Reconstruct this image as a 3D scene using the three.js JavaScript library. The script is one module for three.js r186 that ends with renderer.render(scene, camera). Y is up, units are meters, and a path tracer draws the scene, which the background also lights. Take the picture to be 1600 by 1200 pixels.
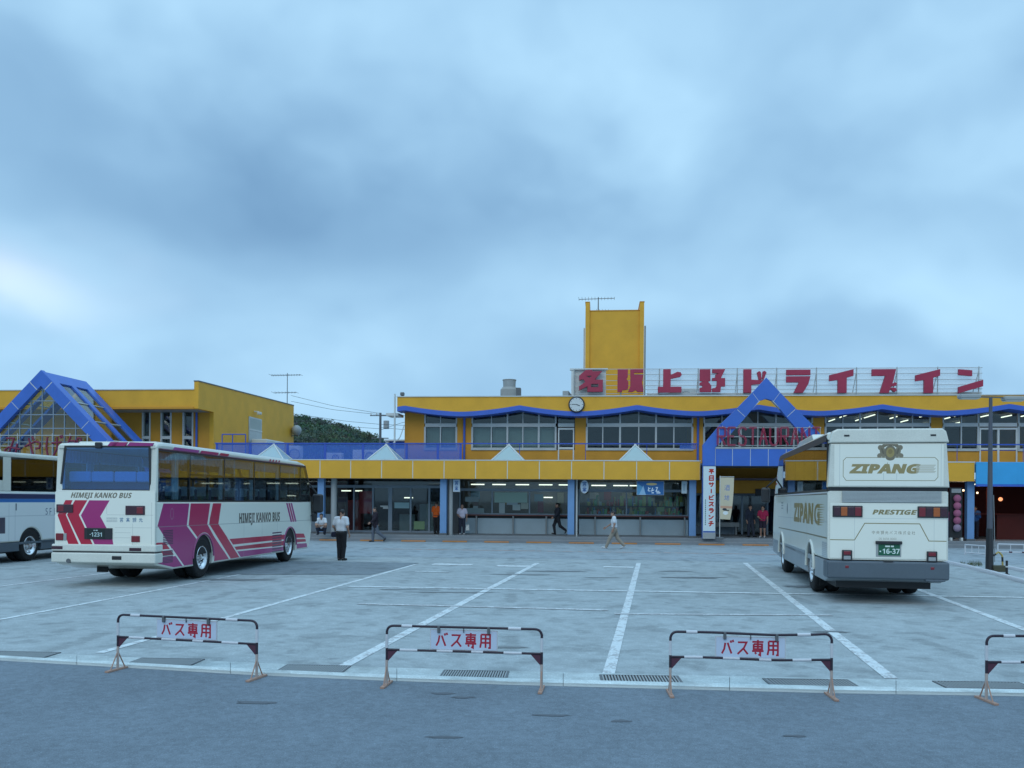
import * as THREE from 'three';
import { mergeGeometries } from 'three/addons/utils/BufferGeometryUtils.js';
import { RoundedBoxGeometry } from 'three/addons/geometries/RoundedBoxGeometry.js';
import { RectAreaLightUniformsLib } from 'three/addons/lights/RectAreaLightUniformsLib.js';

// ------------------------------------------------------------------ camera, sky, sun, exposure
const scene = new THREE.Scene();
const EYE = 2.1, F = 1400, CX = 800, CY = 783, ROLL = 0.0074;          // eye height in metres; focal length, principal point of the lens
const camera = new THREE.PerspectiveCamera(2 * Math.atan(600 / F) * 180 / Math.PI, 4 / 3, 0.1, 3000);
camera.position.set(0, EYE, 0);
camera.rotation.z = ROLL;
camera.setViewOffset(1600, 1200, 800 - CX, 600 - CY, 1600, 1200);        // a lens shifted upwards, camera level
const renderer = new THREE.WebGLRenderer({ antialias: true });
renderer.toneMapping = THREE.LinearToneMapping;
renderer.toneMappingExposure = 1.28;
renderer.shadowMap.enabled = true;
RectAreaLightUniformsLib.init();

const sun = new THREE.DirectionalLight(new THREE.Color().setRGB(1, 0.97, 0.9), 0.5);
sun.position.set(-26, 62, 52); sun.target.position.set(0, 0, -30);
sun.castShadow = true; sun.shadow.radius = 70; sun.shadow.mapSize.set(2048, 2048);
Object.assign(sun.shadow.camera, { left: -60, right: 60, top: 60, bottom: -60, near: 1, far: 250 });
scene.add(sun, sun.target);

// ------------------------------------------------------------------ noise
function rng(seed) { let s = seed >>> 0; return () => { s = (s + 0x6d2b79f5) | 0; let t = Math.imul(s ^ (s >>> 15), 1 | s); t = (t + Math.imul(t ^ (t >>> 7), 61 | t)) ^ t; return ((t ^ (t >>> 14)) >>> 0) / 4294967296; }; }
function hash3(x, y, z) { let h = Math.imul(x, 374761393) ^ Math.imul(y, 668265263) ^ Math.imul(z, 2147483647 ^ 0x5bd1e995); h = Math.imul(h ^ (h >>> 13), 1274126177); return ((h ^ (h >>> 16)) >>> 0) / 4294967296; }
const sm = (t) => t * t * (3 - 2 * t);
function noise2(x, y, s = 0, per = 0) {
  const X = Math.floor(x), Y = Math.floor(y), a = sm(x - X), b = sm(y - Y), w = (i) => per ? ((i % per) + per) % per : i;
  const h = (i, j) => hash3(w(X + i), w(Y + j), s);
  return (h(0, 0) * (1 - a) + h(1, 0) * a) * (1 - b) + (h(0, 1) * (1 - a) + h(1, 1) * a) * b;
}
function fbm(x, y, oct, s = 0, per = 0) { let v = 0, a = 0.5, n = 0; for (let i = 0; i < oct; i++) { v += a * noise2(x, y, s + i * 17, per); n += a; x *= 2; y *= 2; per *= 2; a *= 0.5; } return v / n; }
const sstep = (a, b, x) => { const t = Math.min(1, Math.max(0, (x - a) / (b - a))); return t * t * (3 - 2 * t); };

// the overcast sky: banks of grey-blue cloud, brighter towards the zenith
{
  const W = 1280, H = 640, data = new Float32Array(W * H * 4), D = Math.PI / 180;
  // banks and openings of the cloud deck: azimuth, elevation, half widths in degrees, lift (+ bright, - dark)
  const banks = [[-19, 19, 13, 4.6, -.48], [-9, 16.5, 13, 3.0, -.26], [4, 18.5, 15, 4.4, -.26], [-27, 22, 9, 4, -.3], [-25, 15.6, 14, 1.3, .24], [-18, 14.2, 14, 1.4, .16], [-29, 12.6, 6, 1.9, .55], [-31, 10.5, 13, 2.5, .2], [6, 26, 9, 4.6, .34], [9, 21.5, 8, 3, .16], [-13, 28, 6, 4, .1],
    [22, 21, 10, 5, -.2], [24, 15, 9, 2.2, -.14], [26, 11.5, 8, 2.4, .26], [12, 9.5, 12, 2.2, -.16], [-8, 11, 14, 3, .02], [4, 7, 14, 1.6, -.02], [-4, 22.5, 9, 1.8, .1], [29, 26, 6, 4, .06], [-24, 28, 10, 3, .1]];
  for (let j = 0; j < H; j++) {
    const e = ((j + 0.5) / H - 0.5) * 180, y = Math.sin(e * D), ce = Math.cos(e * D);
    for (let i = 0; i < W; i++) {
      const phi = ((i + 0.5) / W - 0.5) * 2 * Math.PI, x = Math.cos(phi) * ce, z = Math.sin(phi) * ce;
      let az = Math.atan2(x, -z) / D, r, g, b;
      const pa = ((az + 180) / 10), pe = e / 6.2;                       // cloud lumps, about half as high as wide
      const wx = fbm(pa * 0.8, pe * 0.8 + 3, 4, 5, 0) - 0.5, wz = fbm(pa * 0.8 + 9, pe * 0.8 + 9, 4, 8, 0) - 0.5;
      const n = fbm(pa * 0.7 + wx * 1.1 + 11, pe * 0.9 + wz * 1.1 + 5, 6, 3) - 0.5, fine = fbm(pa * 1.9 + wx * 1.2 + pe * 0.25, pe * 1.9 + wz * 1.2, 6, 21) - 0.5;
      let f = n * 0.6 + fine * 0.5;
      const dA = wx * 9 + fine * 5, dE = wz * 6 + fine * 2.4;
      let warm = 0;
      for (const [a, l, sa, sl, amp] of banks) { const q = ((az - a + dA) / sa) ** 2 + ((e - l + dE) / sl) ** 2; if (q < 9) { const t = amp * Math.exp(-q); f += t; if (amp > .5) warm += t; } }
      const t = f * 0.7 + 0.03;                                        // -0.5 dark bank .. +0.6 bright opening
      const Z = 1 + 0.95 * sstep(30, 78, e);
      r = Z * 0.29 * Math.exp(1.02 * t) + warm * 0.2; g = Z * 0.492 * Math.exp(0.82 * t) + warm * 0.05; b = Z * 0.69 * Math.exp(0.6 * t);
      const o = (j * W + i) * 4; data[o] = r; data[o + 1] = g; data[o + 2] = b; data[o + 3] = 1;
    }
  }
  const t = new THREE.DataTexture(data, W, H, THREE.RGBAFormat, THREE.FloatType);
  t.mapping = THREE.EquirectangularReflectionMapping; t.magFilter = THREE.LinearFilter; t.needsUpdate = true;
  scene.background = t; scene.environment = t;
}

// ------------------------------------------------------------------ helpers: rays, frames, naming, geometry
const V = (x, y, z) => new THREE.Vector3(x, y, z);
function ray(px, py) { const dx = px - CX, dy = py - CY, c = Math.cos(ROLL), s = Math.sin(ROLL); return V((dx * c + dy * s) / F, -(-dx * s + dy * c) / F, -1); }
function G(px, py, y = 0) { const r = ray(px, py); return r.multiplyScalar((y - EYE) / r.y).add(V(0, EYE, 0)); }   // the point of the ground seen along a sight line
function at(px, py, d) { return ray(px, py).multiplyScalar(d).add(V(0, EYE, 0)); }
const FB = { O: V(1.6155, 0, -44.798), th: -5.5 * Math.PI / 180 };        // frame of the buildings: u to the right, v up, w towards the lot
const FW = { O: V(0, 0, 0), th: 0 };
function fromFrame(f, u, v, w) { const c = Math.cos(f.th), s = Math.sin(f.th); return V(f.O.x + u * c + w * s, f.O.y + v, f.O.z - u * s + w * c); }
const taken = new Map();
function numbered(n) { const k = taken.get(n) ?? 0; taken.set(n, k + 1); return k ? n + '_' + String(k).padStart(3, '0') : n; }
function tag(o, label, category, group, kind) { if (label) o.userData.label = label; if (category) o.userData.category = category; if (group) o.userData.group = group; if (kind) o.userData.kind = kind; return o; }
function thing(name, label, category, pos = [0, 0, 0], turn = 0, group, frame = FW) {
  const o = new THREE.Group(); o.name = numbered(name); o.position.copy(fromFrame(frame, ...pos)); o.rotation.y = frame.th + turn; scene.add(o);
  return tag(o, label, category, group);
}
function dup(src, name, pos, turn, label, frame = FW) { const o = src.clone(); o.name = numbered(name); o.userData = { ...src.userData, label }; o.position.copy(fromFrame(frame, ...pos)); o.rotation.y = frame.th + turn; scene.add(o); return o; }
function boxUV(g) {
  if (g.userData.keepUV) return g;
  const p = g.attributes.position, n = g.attributes.normal, uv = new Float32Array(p.count * 2);
  for (let i = 0; i < p.count; i++) {
    const ax = Math.abs(n.getX(i)), ay = Math.abs(n.getY(i)), az = Math.abs(n.getZ(i));
    if (ay >= ax && ay >= az) { uv[2 * i] = p.getX(i); uv[2 * i + 1] = p.getZ(i); } else if (ax > az) { uv[2 * i] = p.getZ(i); uv[2 * i + 1] = p.getY(i); } else { uv[2 * i] = p.getX(i); uv[2 * i + 1] = p.getY(i); }
  }
  g.setAttribute('uv', new THREE.BufferAttribute(uv, 2)); return g;
}
function flat(g) { if (g.index) g = g.toNonIndexed(); for (const k of Object.keys(g.attributes)) if (!['position', 'normal', 'uv'].includes(k)) g.deleteAttribute(k); if (!g.attributes.uv) g.setAttribute('uv', new THREE.BufferAttribute(new Float32Array(g.attributes.position.count * 2), 2)); return g; }
function merge(list) { list = list.flat(9); if (list.length === 1) return list[0]; const keep = list.some((g) => g.userData.keepUV); const m = mergeGeometries(list.map(flat)); if (keep) m.userData.keepUV = true; return m; }
function part(parent, name, g, m, label) { g = Array.isArray(g) ? merge(g) : g; boxUV(g); const o = new THREE.Mesh(g, m); o.name = parent === scene ? numbered(name) : name; o.castShadow = o.receiveShadow = true; if (label) o.userData.label = label; parent.add(o); return o; }
function struct(name, g, m, label) { return tag(part(scene, name, g, m), label, undefined, undefined, 'structure'); }
const bx = (x0, x1, y0, y1, z0, z1) => new THREE.BoxGeometry(Math.abs(x1 - x0), Math.abs(y1 - y0), Math.abs(z1 - z0)).translate((x0 + x1) / 2, (y0 + y1) / 2, (z0 + z1) / 2);
const rbx = (x0, x1, y0, y1, z0, z1, r = 0.02, s = 2) => new RoundedBoxGeometry(Math.abs(x1 - x0), Math.abs(y1 - y0), Math.abs(z1 - z0), s, Math.min(r, Math.abs(x1 - x0) / 2.01, Math.abs(y1 - y0) / 2.01, Math.abs(z1 - z0) / 2.01)).translate((x0 + x1) / 2, (y0 + y1) / 2, (z0 + z1) / 2);
const UP = V(0, 1, 0);
function rod(a, b, r, r2 = r, seg = 8) { a = V(...a); b = V(...b); const d = b.clone().sub(a), g = new THREE.CylinderGeometry(r2, r, d.length(), seg); g.applyQuaternion(new THREE.Quaternion().setFromUnitVectors(UP, d.clone().normalize())); return g.translate((a.x + b.x) / 2, (a.y + b.y) / 2, (a.z + b.z) / 2); }
function bar(a, b, w, h = w) { a = V(...a); b = V(...b); const d = b.clone().sub(a), g = new THREE.BoxGeometry(w, d.length(), h); g.applyQuaternion(new THREE.Quaternion().setFromUnitVectors(UP, d.clone().normalize())); return g.translate((a.x + b.x) / 2, (a.y + b.y) / 2, (a.z + b.z) / 2); }
function tube(pts, r, n = 24, seg = 7) { return new THREE.TubeGeometry(new THREE.CatmullRomCurve3(pts.map((p) => V(...p)), false, 'catmullrom', 0.1), n, r, seg); }
function shapeOf(pts, holes = []) { const s = new THREE.Shape(pts.map((p) => new THREE.Vector2(p[0], p[1]))); for (const h of holes) s.holes.push(new THREE.Path(h.map((p) => new THREE.Vector2(p[0], p[1])))); return s; }
function ext(pts, z0, z1, bevel = 0, holes = []) {                           // a flat outline given thickness from z0 to z1
  const g = new THREE.ExtrudeGeometry(pts instanceof THREE.Shape ? pts : shapeOf(pts, holes), { depth: z1 - z0 - 2 * bevel, bevelEnabled: bevel > 0, bevelThickness: bevel, bevelSize: bevel, bevelOffset: -bevel, bevelSegments: 2, curveSegments: 10 });
  return g.translate(0, 0, z0 + bevel);
}
const rgb = (r, g, b) => new THREE.Color().setRGB(r, g, b);

// ------------------------------------------------------------------ textures and materials
function noiseTex(size, fn, srgb, rep) {
  const d = new Uint8Array(size * size * 4);
  for (let j = 0; j < size; j++) for (let i = 0; i < size; i++) { const v = fn(i / size, j / size, i, j), o = (j * size + i) * 4; const c = Array.isArray(v) ? v : [v, v, v]; for (let k = 0; k < 3; k++) d[o + k] = Math.max(0, Math.min(255, c[k] * 255)); d[o + 3] = 255; }
  const t = new THREE.DataTexture(d, size, size); t.wrapS = t.wrapT = THREE.RepeatWrapping; t.magFilter = THREE.LinearFilter; t.minFilter = THREE.LinearMipmapLinearFilter; if (srgb) t.colorSpace = THREE.SRGBColorSpace; t.repeat.set(rep, rep); t.needsUpdate = true; return t;
}
const grimeTex = noiseTex(512, (u, v) => 0.92 + 0.09 * (fbm(u * 5, v * 5, 6, 1, 5) - 0.5) + 0.05 * (noise2(u * 256, v * 256, 4, 256) - 0.5), true, 1 / 3.1);
const grainTex = noiseTex(512, (u, v) => 0.5 + 0.5 * (fbm(u * 40, v * 40, 4, 3, 40) - 0.5) * 1.6, false, 1 / 1.7);
function paint(r, g, b, o = {}) { return new THREE.MeshPhysicalMaterial({ color: rgb(r, g, b), roughness: 0.5, map: grimeTex, bumpMap: grainTex, bumpScale: 0.0006, ...o }); }
const M = {
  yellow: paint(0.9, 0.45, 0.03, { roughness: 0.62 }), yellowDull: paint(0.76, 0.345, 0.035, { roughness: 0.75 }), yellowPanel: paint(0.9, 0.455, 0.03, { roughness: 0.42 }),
  blue: paint(0.055, 0.175, 0.64, { roughness: 0.4 }), blueTrim: paint(0.055, 0.15, 0.62, { roughness: 0.5 }), blueCol: paint(0.18, 0.35, 0.62, { roughness: 0.5 }), blueLight: paint(0.05, 0.42, 0.82, { roughness: 0.45 }), blueRail: paint(0.04, 0.11, 0.55),
  joint: paint(0.72, 0.74, 0.72), white: paint(0.76, 0.77, 0.74), frame: paint(0.56, 0.58, 0.57, { roughness: 0.4, metalness: 0.2 }), alu: paint(0.3, 0.36, 0.42, { roughness: 0.45, metalness: 0.35 }), grey: paint(0.4, 0.42, 0.42), greyDark: paint(0.14, 0.15, 0.16), concrete: paint(0.42, 0.42, 0.4, { roughness: 0.9, bumpScale: 0.002 }),
  red: paint(0.45, 0.03, 0.08, { roughness: 0.5 }), redDull: paint(0.24, 0.02, 0.06, { roughness: 0.5 }), mesh: new THREE.MeshPhysicalMaterial({ color: rgb(0.8, 0.82, 0.82), roughness: 0.9, transparent: true, opacity: 0.22, side: THREE.DoubleSide }), black: paint(0.018, 0.018, 0.02, { roughness: 0.55 }), rubber: paint(0.014, 0.014, 0.015, { roughness: 0.85 }), plastic: paint(0.03, 0.03, 0.034, { roughness: 0.35 }),
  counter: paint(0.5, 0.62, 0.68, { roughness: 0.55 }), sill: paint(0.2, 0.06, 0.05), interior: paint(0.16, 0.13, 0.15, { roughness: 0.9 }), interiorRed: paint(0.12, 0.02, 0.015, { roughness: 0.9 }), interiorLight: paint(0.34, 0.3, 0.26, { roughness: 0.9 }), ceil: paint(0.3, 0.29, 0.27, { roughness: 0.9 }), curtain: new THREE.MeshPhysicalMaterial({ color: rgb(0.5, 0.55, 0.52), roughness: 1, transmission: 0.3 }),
  step: paint(0.27, 0.29, 0.31, { roughness: 0.9, bumpScale: 0.002 }), rust: paint(0.52, 0.31, 0.23, { roughness: 0.8 }), steel: paint(0.5, 0.5, 0.5, { metalness: 0.8, roughness: 0.35 }), chrome: new THREE.MeshPhysicalMaterial({ color: rgb(0.75, 0.76, 0.78), metalness: 1, roughness: 0.22 }), roof: paint(0.33, 0.34, 0.34, { roughness: 0.95 }),
};
M.glass = new THREE.MeshPhysicalMaterial({ color: rgb(0.8, 0.87, 0.87), roughness: 0.03, transmission: 1, thickness: 0, ior: 1.5 });
M.glassPyr = new THREE.MeshPhysicalMaterial({ color: rgb(0.62, 0.78, 0.78), roughness: 0.25, transmission: 0.45, thickness: 0, ior: 1.5 });
M.busGlass = new THREE.MeshPhysicalMaterial({ color: rgb(0.66, 0.7, 0.72), roughness: 0.02, transmission: 1, thickness: 0, ior: 1.55 });
M.rearGlass = new THREE.MeshPhysicalMaterial({ color: rgb(0.4, 0.66, 0.92), roughness: 0.03, transmission: 1, thickness: 0, ior: 1.8 });
M.busGlassDark = new THREE.MeshPhysicalMaterial({ color: rgb(0.2, 0.21, 0.21), roughness: 0.02, transmission: 1, thickness: 0, ior: 1.55 });
M.film = new THREE.MeshPhysicalMaterial({ color: rgb(0.06, 0.17, 0.6), roughness: 0.3, transparent: true, opacity: 0.5, side: THREE.DoubleSide });
function canvasTex(w, h, draw) { const c = document.createElement('canvas'); c.width = w; c.height = h; const x = c.getContext('2d'); draw(x, w, h); const t = new THREE.CanvasTexture(c); t.colorSpace = THREE.SRGBColorSpace; t.anisotropy = 8; return t; }
function printMat(w, h, draw, o = {}) { return new THREE.MeshPhysicalMaterial({ map: canvasTex(w, h, draw), roughness: 0.5, ...o }); }
function panelGeo(x0, x1, y0, y1, z) { const g = new THREE.PlaneGeometry(x1 - x0, y1 - y0).translate((x0 + x1) / 2, (y0 + y1) / 2, z); g.userData.keepUV = true; return g; }
// a printed board: a slab with its print on a sheet 3 mm proud of the front
function board(parent, name, x0, x1, y0, y1, z0, z1, edge, print) { const b = part(parent, name, bx(x0, x1, y0, y1, z0, z1), edge); part(b, 'print', panelGeo(x0 + .01, x1 - .01, y0 + .01, y1 - .01, z1 + 0.003), print); return b; }

// strokes of the characters on a 100 x 100 grid, y downwards
const GL = {
  'バ': ['34,22 26,60 8,88', '52,22 66,55 82,88', '74,8 80,22', '90,4 96,18'], 'ス': ['14,18 80,18 60,52 12,90', '56,56 90,90'],
  '専': ['8,14 92,14', '50,2 50,58', '18,28 82,28 82,58 18,58 18,28', '18,43 82,43', '6,70 94,70', '68,58 68,96 54,90', '28,78 38,88'], '用': ['16,10 16,60 8,94', '16,10 86,10 86,94 72,94', '16,36 86,36', '16,62 86,62', '51,10 51,94'],
  '平': ['12,12 88,12', '28,26 36,46', '72,26 64,46', '6,54 94,54', '50,12 50,98'], '日': ['18,8 82,8 82,94 18,94 18,8', '18,50 82,50'], 'サ': ['6,32 94,32', '28,8 28,60', '70,8 70,50 62,76 40,94'], 'ー': ['50,8 50,92'],
  'ビ': ['20,10 20,80 34,90 88,90', '20,48 76,34', '70,6 78,20', '86,2 94,16'], 'ラ': ['18,12 82,12', '10,38 88,38 76,70 36,94'], 'ン': ['10,16 38,34', '10,88 50,76 90,30'], 'チ': ['24,14 78,8', '52,12 52,50 44,78 20,96', '6,46 94,46'],
  '中': ['12,22 88,22 88,62 12,62 12,22', '50,2 50,98'], '央': ['18,20 82,20 82,54', '18,20 18,54', '4,54 96,54', '50,4 50,54 12,96', '50,54 92,96'], '観': ['6,18 46,18', '18,4 18,34', '8,34 48,34', '20,34 20,94', '20,50 46,50', '20,70 46,70', '8,94 48,94', '58,8 92,8 92,58 58,58 58,8', '58,25 92,25', '58,42 92,42', '66,58 50,96', '80,58 82,92 98,88'], '光': ['50,4 50,44', '22,14 30,36', '78,14 70,36', '4,46 96,46', '38,46 32,74 8,94', '60,46 60,88 94,88 94,74'],
  '株': ['4,30 42,30', '24,4 24,96', '24,32 4,70', '58,14 50,32', '54,28 94,28', '46,50 98,50', '72,4 72,96', '72,52 48,86', '72,52 98,86'], '式': ['6,26 94,26', '14,50 54,50', '34,50 34,82', '8,88 58,80', '62,4 70,60 94,92', '78,8 88,18'], '会': ['50,4 6,42', '50,4 94,42', '28,42 72,42', '12,60 88,60', '40,60 24,92 78,88', '66,74 84,96'], '社': ['22,4 28,14', '6,26 42,26 8,66', '26,46 26,96', '28,46 44,60', '52,36 96,36', '74,8 74,92', '50,92 98,92'],
  '営': ['20,6 26,16', '50,4 52,16', '80,4 72,18', '10,34 10,24 90,24 90,34', '30,38 70,38 70,56 30,56 30,38', '20,66 80,66 80,94 20,94 20,66'], '業': ['36,4 36,24', '62,4 62,24', '6,26 94,26', '20,42 80,42', '26,54 74,54', '6,66 94,66', '50,42 50,98', '48,68 8,92', '52,68 92,92'],
  'お': ['6,28 62,28', '34,4 34,86 16,88 12,72 44,48 80,52 84,78 58,92', '76,18 92,32'], 'み': ['16,14 60,14 34,74 14,84 8,68 30,54 92,64', '76,38 70,78 50,96'], 'や': ['6,52 64,28 90,36 86,58 64,62', '44,6 54,22', '26,14 54,96'], 'げ': ['16,8 10,54 18,92', '40,36 92,32', '68,8 70,60 48,96', '84,2 90,14', '94,0 100,12'], '処': ['30,4 8,54', '26,26 56,26 42,62 8,96', '22,52 58,84 96,94', '66,14 66,54 54,72', '66,14 86,14 86,60 98,60'],
  'と': ['28,8 38,44', '84,26 30,52 18,74 34,90 86,88'], '地': ['4,34 42,34', '24,6 24,80', '2,86 44,74', '50,40 90,24 90,62 78,60', '70,6 70,70', '54,20 54,84 66,92 94,90 94,76'], '酒': ['8,8 18,18', '4,36 14,46', '6,94 24,60', '32,8 98,8', '38,26 92,26 92,94 38,94 38,26', '56,8 54,50 38,60', '74,8 74,50 92,54', '38,76 92,76'], '生': ['28,6 10,40', '18,28 88,28', '16,56 84,56', '50,4 50,92', '4,92 96,92'],
};
function strokes(x, ch, px, py, w, h, lw) { x.lineWidth = lw; x.lineJoin = 'miter'; x.lineCap = 'butt'; for (const s of GL[ch] ?? []) { x.beginPath(); s.split(' ').forEach((p, i) => { const [a, b] = p.split(',').map(Number); const q = [px + a / 100 * w, py + b / 100 * h]; i ? x.lineTo(...q) : x.moveTo(...q); }); x.stroke(); } }
function italic(x, text, px, py, size, sx, skew, font = 'bold') { x.save(); x.transform(sx, 0, -skew, 1, px, py); x.font = `${font} ${size}px sans-serif`; x.fillText(text, 0, 0); x.restore(); }
// ------------------------------------------------------------------ the ground: asphalt road, gutter, concrete lot, markings
const asphaltTex = noiseTex(1024, (u, v, i, j) => { const a = fbm(u * 6, v * 6, 4, 2, 6), g = fbm(u * 60, v * 60, 3, 12, 60), s = hash3(i >> 1, j >> 1, 5), p = s > 0.93 ? 0.09 : s < 0.08 ? -0.07 : 0; const x = 0.485 + 0.05 * (a - 0.5) + 0.09 * (g - 0.5) + p; return [x * 0.9, x * 0.98, x * 1.05]; }, true, 1 / 3.7);
const asphaltBump = noiseTex(512, (u, v, i, j) => 0.5 + 0.5 * (hash3(i, j, 3) - 0.5) + 0.4 * (fbm(u * 90, v * 90, 2, 4, 90) - 0.5), false, 1 / 1.9);
const lotTex = noiseTex(1024, (u, v, i, j) => {
  const a = fbm(u * 7, v * 7, 5, 31, 7), b = fbm(u * 40, v * 40, 4, 41, 40), h = hash3(i >> 1, j >> 1, 9), c = Math.abs(fbm(u * 9, v * 9, 5, 83, 9) - 0.5);
  const x = 0.665 + 0.08 * (a - 0.5) + 0.11 * (b - 0.5) + 0.07 * (h - 0.5) + (h > 0.985 ? 0.1 : 0) - 0.06 * sstep(0.45, 0.3, fbm(u * 16, v * 16, 4, 5, 16)) - (c < 0.0025 ? 0.05 : 0);
  return [x * 0.945, x * 0.985, x * 0.99];
}, true, 1 / 6.3);
const mAsphalt = new THREE.MeshStandardMaterial({ color: rgb(1, 1, 1), map: asphaltTex, roughness: 0.9, bumpMap: asphaltBump, bumpScale: 0.006 });
const mLot = new THREE.MeshStandardMaterial({ color: rgb(1, 1, 1), map: lotTex, roughness: 0.88, bumpMap: asphaltBump, bumpScale: 0.003 });
const mLane = new THREE.MeshStandardMaterial({ color: rgb(0.86, 0.88, 0.92), map: lotTex, roughness: 0.9, bumpMap: asphaltBump, bumpScale: 0.004 });
const mPatch = new THREE.MeshStandardMaterial({ color: rgb(0.55, 0.58, 0.62), map: lotTex, roughness: 0.9, bumpMap: asphaltBump, bumpScale: 0.004 });
const mLip = new THREE.MeshStandardMaterial({ color: rgb(1.62, 1.6, 1.55), map: lotTex, roughness: 0.85, bumpMap: asphaltBump, bumpScale: 0.003 });
const mGutter = new THREE.MeshStandardMaterial({ color: rgb(1.3, 1.3, 1.27), map: lotTex, roughness: 0.85, bumpMap: asphaltBump, bumpScale: 0.003 });
const lineTex = (c, seed, wear) => noiseTex(512, (u, v) => { const n = fbm(u * 10, v * 10, 5, seed, 10), q = fbm(u * 50, v * 50, 3, seed + 3, 50); const t = sstep(wear - 0.07, wear + 0.07, n * 0.6 + q * 0.4); return [0, 1, 2].map((k) => 0.69 * (1 - t) + c[k] * t + 0.05 * (q - 0.5)); }, true, 1 / 1.3);
const mLine = new THREE.MeshStandardMaterial({ map: lineTex([0.83, 0.85, 0.85], 4, 0.44), roughness: 0.75 }), mLineFaint = new THREE.MeshStandardMaterial({ map: lineTex([0.82, 0.83, 0.83], 14, 0.57), roughness: 0.8 });
const mOrange = new THREE.MeshStandardMaterial({ map: lineTex([0.88, 0.55, 0.36], 24, 0.46), roughness: 0.8 });

struct('ground', new THREE.PlaneGeometry(3000, 3000).rotateX(-Math.PI / 2), mAsphalt, 'grey asphalt of the road in front and the land around');
const lerpList = (list, x) => { let i = 0; while (i < list.length - 2 && x > list[i + 1][0]) i++; const [a, b] = [list[i], list[i + 1]]; return a[1] + (b[1] - a[1]) * (x - a[0]) / (b[0] - a[0]); };
// edge of the lot and edge of the asphalt, read along sight lines on the ground
const LOT = [[0, 1019], [200, 1029], [400, 1038], [600, 1045], [800, 1051], [1100, 1058], [1300, 1062], [1600, 1068]], ASP = [[0, 1032], [200, 1043.5], [400, 1055], [600, 1063.5], [800, 1070], [1100, 1078], [1300, 1083], [1600, 1088]];
const edge = (list) => { const a = []; for (let x = -240; x <= 1840; x += 20) a.push(G(x, lerpList(list, x))); const d = a[1].clone().sub(a[0]), e = a.at(-1).clone().sub(a.at(-2)); for (let k = 0; k < 25; k++) a.unshift(a[0].clone().sub(d.clone().multiplyScalar(3))); for (let k = 0; k < 25; k++) a.push(a.at(-1).clone().add(e.clone().multiplyScalar(3))); return a; };
function sheet(rows, y = 0) {                                                 // a sheet through rows of points, facing up
  const p = [], idx = [], n = rows[0].length;
  for (const r of rows) for (const q of r) p.push(q.x, q.y + y, q.z);
  for (let j = 0; j < rows.length - 1; j++) for (let i = 0; i < n - 1; i++) { const a = j * n + i, b = a + 1, c = a + n, d = c + 1; idx.push(a, b, c, b, d, c); }
  const g = new THREE.BufferGeometry(); g.setAttribute('position', new THREE.Float32BufferAttribute(p, 3)); g.setIndex(idx); g.computeVertexNormals();
  if (g.attributes.normal.getY(0) < 0) { g.setIndex(idx.reverse()); g.computeVertexNormals(); }
  return g;
}
{
  const near = edge(LOT), n = near.length, rows = [], R = 90;
  const far = near.map((_, i) => fromFrame(FB, -60 + 125 * i / (n - 1), 0, -0.2));
  for (let j = 0; j <= R; j++) { const t = Math.pow(j / R, 1.6); rows.push(near.map((p, i) => p.clone().lerp(far[i], t))); }
  const g = sheet(rows, 0.004);
  struct('parking_lot', g, mLot, 'worn pale concrete of the bus parking lot');
  // the lane of darker asphalt before the building
  const lo = [], hi = []; for (let i = 0; i <= 60; i++) { const u = -60 + 125 * i / 60; lo.push(fromFrame(FB, u, 0, 11.5 + 1.1 * fbm(u * .3, 2, 3, 8))); hi.push(fromFrame(FB, u, 0, -0.1)); }
  struct('lane', sheet([lo, hi], 0.008), mLane, 'darker asphalt lane along the foot of the building');
  struct('asphalt_patch', sheet([[G(300, 899), G(400, 898), G(578, 899)], [G(330, 878), G(450, 877), G(655, 880)]], 0.012), mPatch, 'dark asphalt patch beside the front wheel of the magenta bus');
  const asp = edge(ASP);
  const mid = asp.map((q, i) => q.clone().lerp(near[i], 0.3));
  // the gutter along the road: slabs with joints, and a pale lip
  const gut = thing('gutter', 'pale concrete gutter slabs with drain grates along the road', undefined); gut.userData.kind = 'structure';
  const idxOf = (x) => 25 + Math.round((x + 240) / 20);
  const cuts = [0, idxOf(-140), idxOf(120), idxOf(360), idxOf(620), idxOf(880), idxOf(1140), idxOf(1400), idxOf(1660), n - 1];
  for (let k = 0; k < cuts.length - 1; k++) {
    const a = cuts[k], b = cuts[k + 1], trim = (l) => { const s = l.slice(a, b + 1).map((q) => q.clone()); const e = s[1].clone().sub(s[0]).normalize().multiplyScalar(0.003); s[0].add(e); s[s.length - 1].sub(e); return s; };
    const N = trim(near), Mi = trim(mid), A = trim(asp), Y = (l, y) => l.map((q) => V(q.x, y, q.z));
    part(gut, 'gutter_slab', sheet([Y(N, 0.005), Y(N, 0.02), Y(Mi, 0.016), Y(Mi, 0.0165)]), mGutter);
    part(gut, 'kerb_lip', sheet([Y(Mi, 0.0165), Y(Mi, 0.034), Y(A, 0.036), Y(A, -0.01)].reverse()), mLip, 'paler raised lip of the gutter');
  }
}
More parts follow.
